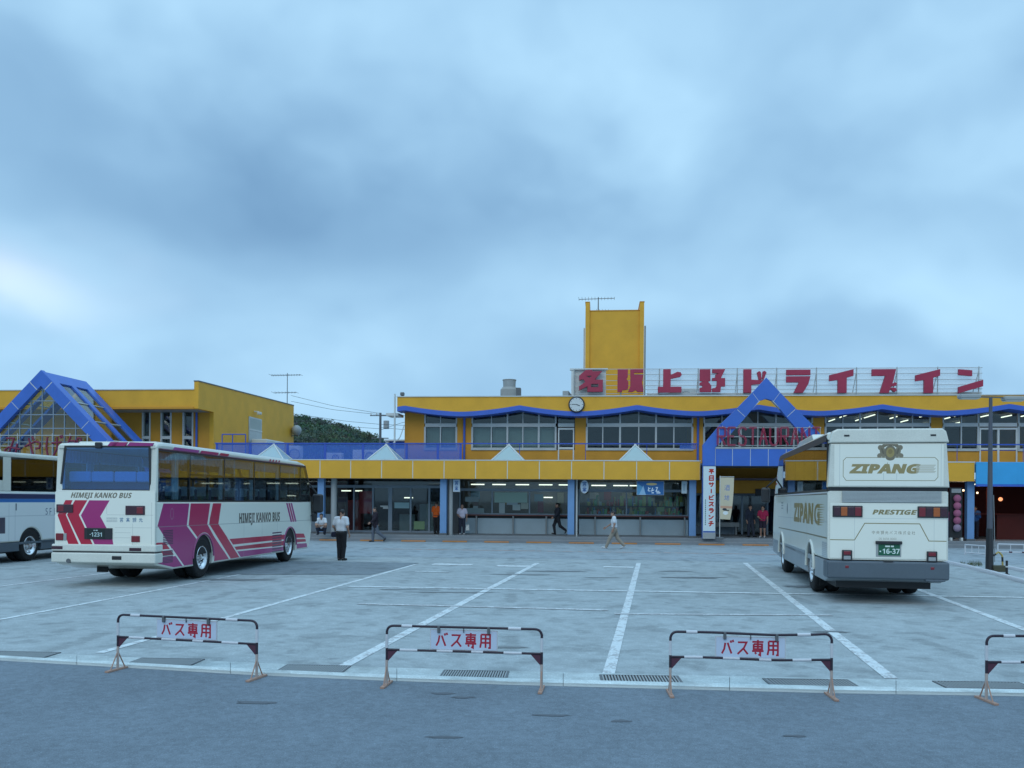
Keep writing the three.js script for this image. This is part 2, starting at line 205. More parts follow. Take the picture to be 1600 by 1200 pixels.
{ // oil and tyre stains where the photograph has them: ragged thin patches
  const oil = [paint(.2, .215, .225, { roughness: .7 }), paint(.25, .265, .27, { roughness: .8 })];
  [[1080, 903, .75, .22], [1056, 893, .5, .2], [1105, 902.5, .55, .09], [945, 903, .6, .08], [868, 893, .9, .2], [700, 926, 1.0, .1], [640, 922, .7, .08], [816, 898, .8, .2], [1262, 917, .6, .3], [350, 906, 1.2, .25], [1300, 988, .35, .1], [765, 1012, .5, .08]].forEach(([x, y, a, b], i) => {
    const q = G(x, y), pts = []; for (let k = 0; k < 64; k++) { const t = k / 64 * 2 * Math.PI, s = 0.35 + 1.2 * fbm(2 + Math.cos(t) * 2.3 + i * 5, 2 + Math.sin(t) * 2.3, 4, 40 + i); pts.push([Math.cos(t) * a * s, Math.sin(t) * b * s]); }
    tag(part(scene, 'oil_stain', new THREE.ShapeGeometry(shapeOf(pts)).rotateX(-Math.PI / 2).translate(q.x, i === 9 ? .0135 : .0115, q.z), oil[i % 2]), 'dark ragged oil stain on the concrete of the lot', undefined, 'oil stains on the lot', 'structure');
  });
}
function line(name, a, b, w, m, label, y = 0.0095, n = 12) {
  const A = G(...a), B = G(...b), d = B.clone().sub(A), s = V(-d.z, 0, d.x).normalize().multiplyScalar(w / 2), r = rng(Math.round(a[0] * 7 + a[1])), L = [], Rr = [];
  for (let i = 0; i <= n; i++) { const q = A.clone().lerp(B, i / n), j = () => 1 + (r() - 0.5) * 0.16; L.push(q.clone().add(s.clone().multiplyScalar(j()))); Rr.push(q.clone().sub(s.clone().multiplyScalar(j()))); }
  return struct(name, sheet([L, Rr], y), m, label);
}
line('bay_line', [538, 1041], [840, 880], .16, mLine, 'white bay line behind the second barrier from the left');
line('bay_line', [950, 1056], [998, 880], .15, mLine, 'white bay line running up the middle of the lot');
line('bay_line', [1393, 1061], [1164, 880], .16, mLine, 'white bay line running past the left side of the white and gold bus');
line('bay_line', [155, 1021], [650, 882], .13, mLine, 'white bay line ending behind the leftmost barrier');
line('bay_line', [-60, 980], [455, 883], .12, mLine, 'white bay line passing under the near side of the magenta bus');
line('bay_line', [-60, 924], [230, 888], .13, mLine, 'white bay line between the two buses on the left');
line('bay_line', [1410, 912], [1680, 1014], .16, mLine, 'white bay line on the right of the white and gold bus');
line('cross_line', [545, 917], [1700, 936], .24, mLine, 'thin white line crossing all the bays', 0.013, 40);
line('worn_line', [560, 944], [950, 954], .2, mLineFaint, 'worn faint line crossing the bays nearer than the white one', 0.013, 20);
line('worn_line', [960, 960], [1300, 962], .18, mLineFaint, 'worn faint line right of the middle bay line', 0.013, 20);
for (const [x0, x1, y, w] of [[676, 738, 882, .55], [776, 832, 884.5, .5], [943, 990, 886, .4], [648, 700, 893.5, .16]]) line('worn_marking', [x0, y], [x1, y + 1], w * 1.3, mLine, 'worn white patch of an old marking at the head of the bays', 0.013, 6).userData.group = 'worn white patches at the head of the bays';
{
  const dashes = []; for (let u = -13.6; u < 12; u += 2.12) dashes.push(rbx(u, u + 1.25, 0, .075, .03, .15, .02, 1));
  const ok = thing('orange_kerb', 'short orange kerb blocks in a row along the foot of the entrance steps', undefined, [0, .006, 0], 0, undefined, FB); ok.userData.kind = 'structure'; for (const d of dashes) part(ok, 'kerb_block', d, paint(.62, .26, .09, { roughness: .8 }));
  line('orange_line', [600, 858], [1240, 867], .12, mOrange, 'faint worn orange line across the lane', 0.0135, 30);
  for (const [x, y, a, b] of [[692, 1084, .13, .05], [725, 1090, .14, .045], [862, 1118, .2, .035], [970, 1127, .1, .05], [694, 1152, .16, .035], [400, 1098, .2, .06], [1240, 1150, .12, .04]]) {
    const q = G(x, y), pts = []; for (let k = 0; k < 18; k++) { const t = k / 18 * 2 * Math.PI, s = 0.7 + 0.6 * hash3(k, x, y); pts.push([Math.cos(t) * a * s, Math.sin(t) * b * s]); }
    tag(part(scene, 'tar_spot', new THREE.ShapeGeometry(shapeOf(pts)).rotateX(-Math.PI / 2).translate(q.x, .004, q.z), paint(.13, .145, .165, { roughness: .85 })), 'dark tar spot on the asphalt of the road', undefined, 'dark tar spots on the road', 'structure');
  }
}
// drain grates
{
  const names = ['drain grate at the left edge, before the left neighbour of the leftmost barrier', 'drain grate under the leftmost barrier', 'drain grate between the leftmost and the second barrier', 'drain grate under the second barrier from the left', 'drain grate at the near end of the middle bay line', 'drain grate under the right half of the third barrier from the left', 'drain grate behind the cut-off barrier at the right edge'];
  [[-30, 92, 1021, 1030], [196, 319, 1031.5, 1042.5], [428, 552, 1042, 1053.5], [678, 804, 1050.5, 1062.5], [938, 1064, 1058, 1071], [1198, 1334, 1064, 1076.5], [1468, 1606, 1068, 1080]].forEach(([x0, x1, y0, y1], i) => {
    const ym = (y0 + y1) / 2, a = G(x0 + (i < 4 ? 12 : 0), ym - 1), b = G(x1 - (i < 4 ? 10 : 0), ym + 1), c = a.clone().add(b).multiplyScalar(0.5), len = a.distanceTo(b), near = G((x0 + x1) / 2, y1), farp = G((x0 + x1) / 2, y0), dep = Math.abs(farp.z - near.z) * .94;
    const t = thing('drain_grate', 'steel ' + names[i].replace(', before the left neighbour of the leftmost barrier', ' of the photo, in the gutter'), 'drain grate', [c.x, 0.018, c.z], Math.atan2(-(b.z - a.z), b.x - a.x), 'drain grates along the gutter');
    part(t, 'pit', bx(-len / 2, len / 2, 0, .004, -dep / 2, dep / 2), M.black);
    part(t, 'grate_frame', [bx(-len / 2, len / 2, .004, .013, -dep / 2, -dep / 2 + .025), bx(-len / 2, len / 2, .004, .013, dep / 2 - .025, dep / 2), bx(-len / 2, -len / 2 + .025, .004, .0125, -dep / 2 + .025, dep / 2 - .025), bx(len / 2 - .025, len / 2, .004, .0125, -dep / 2 + .025, dep / 2 - .025)], M.greyDark);
    const bars = []; const N = 26; for (let k = 1; k < N; k++) { const x = -len / 2 + len * k / N; bars.push(bx(x - .008, x + .008, .004, .0115, -dep / 2 + .025, dep / 2 - .025)); }
    tag(part(t, 'grate_bars', bars, M.grey), undefined, undefined, undefined, 'stuff');
  });
}

// ------------------------------------------------------------------ far land: wooded hill, utility pole and wires
{
  const prof = [[-400, 662], [200, 640], [380, 640], [458, 649], [480, 654], [510, 660], [545, 669], [570, 677], [590, 687], [615, 699], [640, 712], [700, 735], [900, 752], [1600, 760], [2100, 757]];
  const D = 420, top = (x) => at(x, lerpList(prof, x) + 9, D), rows = [[], [], [], []];
  for (let x = -400; x <= 2100; x += 25) { const t = top(x); rows[0].push(V(t.x, 0, t.z + 130)); rows[1].push(V(t.x, Math.max(2, t.y * 0.62), t.z + 50)); rows[2].push(V(t.x, t.y, t.z)); rows[3].push(V(t.x, 0, t.z - 120)); }
  struct('hill', sheet(rows), paint(0.04, 0.06, 0.03, { roughness: 1 }), 'low wooded hill behind the gap between the buildings');
  const r = rng(77), crowns = [];
  for (let v = 0; v < 3; v++) {
    const p = [], clumps = []; for (let k = 0; k < 9; k++) clumps.push([(r() - .5) * 1.3, .35 + r() * .75, (r() - .5) * 1.3, .28 + r() * .25]);
    for (let k = 0; k < 420; k++) { const c = clumps[k % 9], th = r() * 6.283, ph = Math.acos(2 * r() - 1), q = V(c[0] + Math.sin(ph) * Math.cos(th) * c[3], c[1] + Math.cos(ph) * c[3] * .8, c[2] + Math.sin(ph) * Math.sin(th) * c[3]); for (let e = 0; e < 3; e++) p.push(q.x + (r() - .5) * .3, q.y + (r() - .5) * .22, q.z + (r() - .5) * .3); }
    const g = new THREE.BufferGeometry(); g.setAttribute('position', new THREE.Float32BufferAttribute(p, 3)); g.computeVertexNormals(); g.setAttribute('uv', new THREE.Float32BufferAttribute(new Float32Array(p.length / 3 * 2), 2)); crowns.push(g);
  }
  const leaf = new THREE.MeshStandardMaterial({ color: rgb(0.085, 0.13, 0.105), roughness: 0.9, side: THREE.DoubleSide });
  crowns.forEach((g, v) => {
    const N = 1500, im = new THREE.InstancedMesh(g, leaf, N), m = new THREE.Matrix4(), q = new THREE.Quaternion();
    for (let i = 0; i < N; i++) {
      const x = i < 1100 ? 420 + r() * 260 : -350 + r() * 2400, t = top(x), k = Math.pow(r(), .7), back = k < .001, y = t.y * (1 - .95 * (1 - k)) , z = t.z + (1 - k) * 120 + (back ? -10 : 0), s = 1.8 + r() * 2.0;
      q.setFromAxisAngle(UP, r() * 6.28); m.compose(V(t.x, Math.max(0, (k > .62 ? t.y * (.62 + .38 * (k - .62) / .38) : t.y * k)) - s * .45, t.z + (k > .62 ? 50 * (1 - (k - .62) / .38) : 50 + 80 * (.62 - k) / .62)), q, V(s, s * (.9 + r() * .5), s)); im.setMatrixAt(i, m);
      im.setColorAt(i, rgb(.7 + r() * .6, .7 + r() * .55, .6 + r() * .5));
    }
    im.name = numbered('hill_wood'); im.castShadow = im.receiveShadow = true; scene.add(tag(im, 'mass of dark green trees covering the far hill', 'trees', undefined, 'stuff'));
  });
  const P = at(594, 700, 95), top2 = at(594, 645, 95).y;
  const t = thing('utility_pole', 'grey concrete utility pole with transformer and cross arms before the wooded hill', 'utility pole', [P.x, 0, P.z]);
  part(t, 'pole', rod([0, 0, 0], [0, top2, 0], .19, .12), paint(.16, .17, .18, { roughness: .9 }));
  part(t, 'cross_arm', bar([-1.1, top2 - .3, 0], [1.5, top2 - .3, 0], .1), M.greyDark); part(t, 'cross_arm', bar([-.9, top2 - 2.7, .1], [.9, top2 - 2.7, .1], .1), M.greyDark);
  part(t, 'transformer', rod([.65, top2 - 1.7, .1], [.65, top2 - .85, .1], .3, .3, 14), M.grey);
  for (const x of [-1, -.4, 1, 1.4]) part(t, 'insulator', rod([x, top2 - .25, 0], [x, top2 - .02, 0], .06), M.white);
  const wires = [[[455, 627], [520, 640], [594, 648]], [[594, 648], [640, 650], [700, 655]], [[455, 646], [540, 658], [594, 663]], [[594, 663], [640, 665], [700, 664]], [[470, 652], [540, 666], [594, 670]], [[594, 668], [640, 672], [700, 676]], [[455, 618], [520, 634], [594, 646]], [[594, 672], [630, 660], [700, 652]]];
  wires.forEach((w, i) => tag(part(scene, 'overhead_wire', tube(w.map(([x, y]) => at(x, y, 95 + (x - 594) * -.05).toArray()), .018, 20, 4), M.black), 'thin dark overhead wire ' + (w[0][0] < 594 && w[2][0] <= 594 ? 'running left from the utility pole to the left building' : 'running right from the utility pole to the main building'), 'wire', w[2][0] <= 594 ? 'overhead wires left of the utility pole' : 'overhead wires right of the utility pole'));
}
// ------------------------------------------------------------------ the drive-in: two storeys, wavy eaves, canopy of yellow panels
struct('entrance_steps', [bx(-19.4, 27, 0, .155, -.4, 0), bx(-19.4, 27, 0, .31, -12, -.4)].map((g) => g), M.step, 'two grey steps along the foot of the building').applyMatrix4(new THREE.Matrix4().makeRotationY(FB.th).setPosition(FB.O));
struct('step_edge', [bx(-19.4, 27, .1555, .163, -.07, .004), bx(-19.4, 27, .3105, .318, -.47, -.396)], paint(.52, .53, .52, { roughness: .9 }), 'paler worn edges of the entrance steps').applyMatrix4(new THREE.Matrix4().makeRotationY(FB.th).setPosition(FB.O));
const house = thing('drive_in_building', 'long two-storey yellow building with wavy blue eaves and a yellow panelled canopy', 'building', [0, 0, 0], 0, undefined, FB);
const pr = (name, g, m, label) => part(house, name, g, m, label);
const bandTop = (u) => { const t = Math.abs(((u - 1.575) / 6.25 + 1000.5) % 1 - 0.5) * 2; return 6.89 + .34 * Math.pow(t, 1.6); };
{
  const U0 = -8.2, U1 = 29, N = 240, us = []; for (let i = 0; i <= N; i++) us.push(U0 + (U1 - U0) * i / N);
  pr('roof_fascia', ext([...us.map((u) => [u, bandTop(u)]), [U1, 7.66], [U0, 7.69]], -3.3, -3), M.yellow);
  pr('wave_trim', ext([...us.map((u) => [u, bandTop(u) - .25]), ...us.slice().reverse().map((u) => [u, bandTop(u) - .002])], -4.06, -2.97, .004), M.blueTrim);
  pr('roof_coping', ext([[U0 - .03, 7.692], [U1, 7.662], [U1, 7.712], [U0 - .03, 7.742]], -3.32, -2.95), M.joint);
  pr('roof', [bx(U0, U1, 7.3, 7.5, -16.5, -3.3), bx(U0, U0 + .25, 6.98, 7.68, -16.5, -3.3)], M.roof);
  // walls of the upper storey
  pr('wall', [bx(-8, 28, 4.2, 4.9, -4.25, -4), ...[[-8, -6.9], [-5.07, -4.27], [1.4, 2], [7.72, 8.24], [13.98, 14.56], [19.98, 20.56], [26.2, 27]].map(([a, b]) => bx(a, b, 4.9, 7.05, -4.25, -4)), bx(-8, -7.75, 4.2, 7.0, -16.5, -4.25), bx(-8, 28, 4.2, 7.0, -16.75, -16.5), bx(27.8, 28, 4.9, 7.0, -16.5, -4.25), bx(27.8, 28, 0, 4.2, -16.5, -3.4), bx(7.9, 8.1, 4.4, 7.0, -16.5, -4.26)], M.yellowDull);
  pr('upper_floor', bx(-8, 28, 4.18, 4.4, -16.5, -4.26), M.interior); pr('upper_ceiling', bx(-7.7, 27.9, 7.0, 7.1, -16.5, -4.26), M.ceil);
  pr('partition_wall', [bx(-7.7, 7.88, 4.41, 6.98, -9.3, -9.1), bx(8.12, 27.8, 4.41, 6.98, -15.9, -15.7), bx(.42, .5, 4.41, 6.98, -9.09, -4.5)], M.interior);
  // windows: frame with its panes; two rows split by a pale band
  const win = (cuts, label, curtain, m = M.glass) => {
    const a = cuts[0], b = cuts.at(-1), f = [bx(a - .06, b + .06, 4.88, 4.97, -4.02, -3.93), bx(a, b, 6.16, 6.35, -4.12, -4.0)];
    cuts.forEach((u, i) => { const w = i === 0 || i === cuts.length - 1 ? .05 : i % 2 ? .03 : .05; f.push(bx(u - w, u + w, 4.97, 6.16, -4.12, -3.985), bx(u - w * .8, u + w * .8, 6.35, 7.0, -4.12, -3.985)); });
    f.push(bx(a, b, 4.97, 5.02, -4.1, -4.0));
    const o = pr('window', f, M.frame, label);
    for (let i = 0; i < cuts.length - 1; i++) { part(o, 'pane', bx(cuts[i] + .03, cuts[i + 1] - .03, 5.0, 6.17, -4.075, -4.07), m); part(o, 'transom_pane', bx(cuts[i] + .03, cuts[i + 1] - .03, 6.34, 7.0, -4.075, -4.07), m); }
    if (curtain) for (let i = 0; i < cuts.length - 1; i++) { const g = [], r = rng(i + 3 + Math.round(a)); const n = 9, x0 = cuts[i] + .03, w = cuts[i + 1] - cuts[i] - .04; const pts = []; for (let k = 0; k <= n * 4; k++) pts.push([x0 + w * k / (n * 4), .03 * Math.sin(k * 1.6 + r())]); for (let k = 0; k < pts.length - 1; k++) g.push(bar([(pts[k][0] + pts[k + 1][0]) / 2, 4.95, -4.35 + pts[k][1]], [(pts[k][0] + pts[k + 1][0]) / 2, 6.15, -4.35 + pts[k][1]], w / (n * 4) * 1.15, .006)); part(o, 'curtain', g, M.curtain); }
    return o;
  };
  const even = (a, b, n) => Array.from({ length: n + 1 }, (_, i) => a + (b - a) * i / n);
  win([-6.86, -5.99, -5.11], 'upper window of two panes with drawn grey curtains', true);
  win([-4.23, -3.17, -2.29, -1.44, -.57, .35], 'upper window of five panes with drawn grey curtains', true);
  win([2.04, 2.9, 3.83, 4.83, 5.75, 6.7, 7.68], 'dark upper window of six panes under the tower', false);
  win(even(8.3, 13.93, 6), 'upper window behind the blue gable', false); win(even(14.62, 19.93, 6), 'upper window with lit tubes behind the white and gold bus', false); win([20.6, 21.5, 22.35], 'upper window of two panes at the right', false); win([24.35, 25.3, 26.15], 'upper window at the right edge', false);
  const dr = (a, b, two, label) => { const o = pr('balcony_door', [bx(a, a + .07, 4.22, 6.1, -4.1, -3.96), bx(b - .07, b, 4.22, 6.1, -4.1, -3.96), bx(a + .07, b - .07, 6.0, 6.1, -4.1, -3.96), bx(a + .07, b - .07, 4.95, 5.05, -4.1, -3.96), bx(a, b, 6.16, 6.35, -4.11, -4), ...(two ? [bx((a + b) / 2 - .05, (a + b) / 2 + .05, 4.22, 6.0, -4.09, -3.965)] : [])], M.white, label); part(o, 'pane', bx(a + .07, b - .07, 5.05, 6, -4.05, -4.045), M.glass); part(o, 'door_panel', bx(a + .07, b - .07, 4.22, 4.95, -4.06, -4.01), two ? M.blueTrim : M.grey); part(o, 'transom_pane', bx(a, b, 6.34, 7, -4.06, -4.055), M.glass); return o; };
  dr(.48, 1.36, false, 'white balcony door with a dark pane'); dr(22.4, 24.28, true, 'white double balcony door at the right');
  pr('downpipe', [rod([-4.66, 4.2, -3.93], [-4.66, 6.9, -3.93], .06)], M.blueTrim); pr('downpipe', [rod([7.97, 4.2, -3.93], [7.97, 6.9, -3.93], .06)], M.blueTrim);
  pr('side_pipe', rod([-8.32, 4.2, -2.95], [-8.32, 7.86, -2.95], .05), M.white);
  pr('side_eave', [bx(-8.9, -8.2, 6.72, 6.86, -4.6, -3.3)], M.white); pr('stair_rail', tube([[-7.95, 6.2, -3.6], [-8.02, 5.9, -3.5], [-8.15, 5.5, -3.4], [-8.5, 5.2, -3.3], [-8.95, 5.1, -3.2]], .025, 20), M.white);
  pr('roof_lamp', [rod([-7.95, 7.7, -3.2], [-7.95, 7.8, -3.2], .03), rbx(-8.08, -7.85, 7.78, 7.98, -3.3, -3.1, .06)], M.greyDark);
  // canopy
  const cu = []; for (let k = -5; k <= 13; k++) cu.push(-11.71 + 1.63 * k + (k > 11 ? 0 : 0)); cu[cu.length - 1] = Math.min(cu.at(-1), 9);
  const jointU = []; for (let u = -11.71 - 1.63 * 4; u < 7.6; u += 1.63) jointU.push(u); jointU.push(7.74);
  const panelRun = (us, yTop) => { for (let i = 0; i < us.length - 1; i++) pr('canopy_panel', rbx(us[i] + .02, us[i + 1] - .02, 3.22, yTop, -.66, -.6, .008, 1), M.yellowPanel); };
  panelRun(jointU, 4.15); panelRun([13.96, 15.68, 17.4, 19.12, 20.83], 4.13);
  pr('canopy_backing', [bx(-18.2, 7.73, 3.23, 4.14, -.72, -.606), bx(13.97, 20.82, 3.23, 4.12, -.72, -.606)], M.joint);
  pr('canopy_edge', [bx(-18.24, 7.75, 4.152, 4.2, -.8, -.585), bx(13.95, 20.84, 4.132, 4.18, -.8, -.585)], M.joint);
  pr('canopy_roof', [bx(-19.3, 7.74, 4.05, 4.148, -4, -.8), bx(13.96, 27, 4.05, 4.128, -4, -.8), bx(-19.3, -8, 4.05, 4.148, -14, -4.02)], M.roof);
  pr('canopy_soffit', [bx(-18.2, 7.73, 3.27, 3.31, -3.98, -.722), bx(13.97, 27, 3.27, 3.31, -3.98, -.722)], M.grey);
  // ground floor: a dark hall behind glass
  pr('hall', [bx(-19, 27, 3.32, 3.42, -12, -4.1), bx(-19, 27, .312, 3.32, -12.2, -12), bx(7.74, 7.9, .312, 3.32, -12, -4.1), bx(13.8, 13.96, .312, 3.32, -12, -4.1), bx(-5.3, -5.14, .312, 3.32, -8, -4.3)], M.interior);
  pr('red_wall', bx(20.9, 27, .312, 3.3, -8.6, -8.5), M.interiorRed); pr('red_wall', bx(-18, -12, .312, 3.3, -6.6, -6.5), M.interiorRed);
  const fr = [];
  for (const [u, w] of [[-11.86, .05], [-10.84, .04], [-9.75, .05], [-8.78, .11], [-7.63, .05], [-6.59, .05], [-5.75, .06]]) fr.push(bx(u - w, u + w, .312, 2.78, -4.12, -3.98));
  fr.push(bx(-11.95, -5.69, 2.78, 2.93, -4.12, -3.98), bx(-11.95, -5.69, .312, .42, -4.1, -4));
  const ent = pr('entrance_doors', fr, M.alu, 'glass entrance doors in grey aluminium frames');
  { const cs = [-11.86, -10.84, -9.75, -8.78, -7.63, -6.59, -5.75]; for (let i = 0; i < 6; i++) part(ent, 'pane', bx(cs[i] + .05, cs[i + 1] - .05, .42, 2.78, -4.06, -4.054), M.glass); part(ent, 'transom_pane', bx(-11.95, -5.69, 2.93, 3.3, -4.06, -4.054), M.glass);
    part(ent, 'notice_strip', bx(-9.2, -8.9 + .05, 1.62, 1.74, -4.048, -4.04), M.white); part(ent, 'notice_strip', bx(-9.35, -8.92, 1.72, 1.80, -4.046, -4.03), M.white); part(ent, 'notice', bx(-8.55, -7.72, 1.66, 1.98, -4.046, -4.03), printMat(128, 48, (x, w, h) => { x.fillStyle = '#9fc0c4'; x.fillRect(0, 0, w, h); x.fillStyle = '#33505c'; for (const k of [8, 112]) x.fillRect(k, 14, 8, 12); }));
    part(ent, 'notice', bx(-7.45, -6.85, .5, .95, -4.046, -4.03), printMat(64, 48, (x, w, h) => { x.fillStyle = '#7d9b72'; x.fillRect(0, 0, w, h); })); part(ent, 'red_poster', bx(-10.6, -9.85, 1.35, 2.6, -4.3, -4.28), printMat(64, 128, (x, w, h) => { x.fillStyle = '#b5262f'; x.fillRect(0, 0, w, h); x.fillStyle = '#b35c2c'; x.fillRect(6, 84, w - 12, 24); x.fillStyle = '#63161c'; x.fillRect(10, 14, w - 20, 34); })); }
  pr('side_glazing', [bx(-18.9, -12, .312, 1.3, -4.1, -4), bx(-18.9, -12, 2.78, 2.9, -4.1, -4), ...[-16.5, -14.2, -12.1].map((u) => bx(u - .05, u + .05, 1.3, 2.78, -4.1, -3.99))], M.alu); pr('pane', bx(-18.9, -12, 1.3, 3.3, -4.06, -4.054), M.glass);
  const shop = (a, b, muls, posts, label) => {
    const o = pr('shop_window', [bx(a, b, 1.36, 1.43, -4.1, -3.95), bx(a, b, 2.64, 2.78, -4.1, -3.98), bx(a, a + .06, 1.43, 2.64, -4.1, -3.99), bx(b - .06, b, 1.43, 2.64, -4.1, -3.99), ...muls.map((u) => bx(u - .035, u + .035, 1.43, 2.64, -4.1, -3.99))], M.alu, label);
    const cs = [a + .03, ...muls, b - .03]; for (let i = 0; i < cs.length - 1; i++) part(o, 'pane', bx(cs[i] + .03, cs[i + 1] - .03, 1.42, 2.66, -4.06, -4.054), M.glass);
    part(o, 'transom_pane', bx(a, b, 2.77, 3.3, -4.06, -4.054), M.glass);
    part(o, 'sill', [bx(a, b, 1.3, 1.36, -4.1, -3.55)], M.sill, 'dark red counter board'); part(o, 'sill_band', bx(a, b, 1.17, 1.3, -4.1, -3.78), M.black);
    const ps = [a, ...posts, b]; for (let i = 0; i < ps.length - 1; i++) part(o, 'base_panel', rbx(ps[i] + .03, ps[i + 1] - .03, .312, 1.165, -4.1, -3.8, .015, 1), M.counter);
    for (const u of posts) part(o, 'counter_post', rod([u, .312, -3.62], [u, 1.31, -3.62], .045), M.grey);
    return o;
  };
  const sB = shop(-4.92, 1.1, [-3.1, -1.05], [-3.91, -1.9, -.1], 'shop window with paper notices over a pale counter front');
  const sC = shop(1.62, 7.5, [4.2], [2.53, 4.93, 7.27], 'shop window with food displays over a pale counter front');
  const sheetOf = (o, a, b, c, d, w, draw, name = 'notice') => part(o, name, bx(a, b, c, d, w - .012, w), Array.isArray(draw) ? paint(...draw) : draw);
  const papers = printMat(160, 64, (x, w, h) => { x.fillStyle = '#a9c3b4'; x.fillRect(0, 0, w, h); x.fillStyle = '#8aa2a0'; x.fillRect(14, 10, w - 40, 22); x.fillStyle = '#d8c66a'; x.fillRect(0, h - 16, w, 9); x.fillStyle = '#c98d6b'; x.fillRect(8, h - 26, 40, 8); });
  sheetOf(sB, -2.98, -1.18, 2.02, 2.58, -4.045, papers); sheetOf(sB, -2.72, -2.4, 1.44, 2.0, -4.045, [.5, .58, .58]); sheetOf(sB, -1.98, -1.55, 1.6, 1.92, -4.045, [.48, .58, .56]); sheetOf(sB, -1.52, -1.12, 1.68, 2.0, -4.045, [.45, .5, .42]); sheetOf(sB, -2.3, -1.7, 1.9, 2.02, -4.044, [.4, .5, .52]); sheetOf(sB, -4.6, -3.85, 2.05, 2.32, -4.045, [.34, .42, .42]); sheetOf(sB, -4.15, -3.9, 1.68, 1.82, -4.045, [.4, .5, .5]); sheetOf(sB, -4.55, -3.55, 1.44, 1.7, -4.045, [.3, .4, .4]); sheetOf(sB, -.62, -.3, 1.5, 2.1, -4.3, [.45, .1, .12], 'red_flag');
  pr('goods_shelf', [bx(1.7, 7.4, 1.3, 1.4, -4.9, -4.3), bx(1.7, 7.4, 1.85, 1.88, -4.9, -4.5)], M.greyDark);
  { const r = rng(9), cols = [[.7, .5, .3], [.25, .6, .25], [.75, .14, .1], [.8, .8, .7], [.75, .65, .15], [.2, .32, .6]], by = cols.map(() => []); for (let i = 0; i < 170; i++) { const u = 1.8 + r() * 5.4, y = r() < .6 ? 1.4 : 1.88, h = .08 + r() * (y > 1.5 ? .5 : .34), w = .06 + r() * .14, z = -4.45 - r() * .35; by[Math.floor(r() * 6)].push(y > 1.5 ? rbx(u, u + w, y, y + h, z - .1, z, .02, 1) : rod([u, y, z], [u, y + h, z], w * .6, w * .5, 9)); } by.forEach((g, i) => tag(pr('goods', g, paint(...cols[i])), undefined, undefined, undefined, 'stuff')); }
  { const r = rng(31), tone = [[.7, .62, .4], [.6, .12, .1], [.75, .72, .66], [.2, .4, .55], [.65, .4, .1]]; for (const [u, v, w, h] of [[-4.5, 2.2, .5, .6], [-2.6, 1.9, .4, .5], [-.9, 2.1, .5, .4], [.4, 2.0, .35, .6], [2.2, 2.25, .5, .35], [3.0, 2.2, .4, .5], [4.0, 2.3, .6, .3], [6.3, 2.2, .5, .5], [7.0, 2.1, .3, .6]]) pr('wall_poster', bx(u, u + w, v, v + h, -5.6, -5.58), paint(...tone[Math.floor(r() * 5)])); }
  pr('shop_partition', [bx(-5.1, 1.1, .312, 3.32, -5.75, -5.6), bx(1.62, 7.7, .312, 3.32, -5.75, -5.6)], M.interiorLight);
  pr('cooler_cabinet', [rbx(-7.4, -6.5, .32, 1.9, -5.9, -5.3, .03), rbx(-8.6, -7.7, .32, 1.3, -6.1, -5.5, .03)], M.grey); pr('red_cabinet', rbx(-11.6, -10.8, .32, 2.1, -6, -5.4, .03), paint(.4, .05, .05));
  pr('display_light_box', [bx(4.95, 5.25, 1.6, 1.8, -4.4, -4.35), bx(5.85, 6.25, 1.58, 1.84, -4.4, -4.35)], paint(.5, .6, .3));
  // columns and pipes under the canopy
  for (const u of [-11.8, -5.3, 1.3, 7.42, 20.83]) { const c = pr('column', rbx(u - .17, u + .17, .312, 3.27, -1.37, -1.03, .02), M.blueCol); part(c, 'column_foot', bx(u - .2, u + .2, .312, .42, -1.4, -1.0), M.greyDark); }
  for (const [u, m] of [[-11.18, M.grey], [-4.95, M.grey], [1.58, M.white]]) pr('pipe_column', rod([u, .312, -1.35], [u, 3.27, -1.35], u > 0 ? .05 : u < -10 ? .16 : .11, undefined, 14), m);
  for (const [a, b] of [[-5.7, -4.95], [1.12, 1.6], [7.52, 7.9]]) pr('pier', bx(a, b, .312, 3.3, -4.3, -4.0), M.greyDark);
  // recessed restaurant entrance under the blue gable
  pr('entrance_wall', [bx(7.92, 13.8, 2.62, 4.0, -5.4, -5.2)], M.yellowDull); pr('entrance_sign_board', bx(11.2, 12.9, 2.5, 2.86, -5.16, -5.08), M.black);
  pr('inner_doors', [...[8, 9.4, 10.8, 12.2, 13.7].map((u) => bx(u - .05, u + .05, .312, 2.62, -7.1, -7)), bx(7.9, 13.8, 2.5, 2.62, -7.1, -6.99), bx(8, 10.4, .312, .75, -6.98, -6.9)], M.alu); pr('pane', bx(7.95, 13.75, .4, 2.5, -7.06, -7.054), M.glass);
  pr('canopy_roof', bx(7.9, 13.8, 4.0, 4.1, -6, -1.0), M.roof); pr('bench', [bx(8.7, 10.5, .75, 1.0, -6.6, -6.1), bx(8.8, 8.9, .312, .75, -6.5, -6.2), bx(10.3, 10.4, .312, .75, -6.5, -6.2)], M.grey);
  // right part: dark glazing and a bright blue awning board
  pr('dark_glazing', [...[14, 15.6, 17.2, 18.8, 20.3].map((u) => bx(u - .06, u + .06, .312, 3.3, -4.1, -4)), bx(13.96, 20.4, 2.7, 2.85, -4.1, -3.99)], M.alu); pr('pane', bx(13.96, 20.4, .32, 3.3, -4.06, -4.054), M.glass);
  const aw = pr('awning_board', rbx(20.86, 27, 3.08, 4.16, -.62, -.5, .02), M.blueLight, 'bright sky-blue board over the shop at the right'); part(aw, 'awning_edge', bx(20.86, 27, 2.98, 3.08, -.64, -.48), M.blueTrim); part(aw, 'yellow_corner', ext([[23.3, 4.17], [27, 4.17], [27, 3.95]], -.498, -.49), M.yellowPanel);
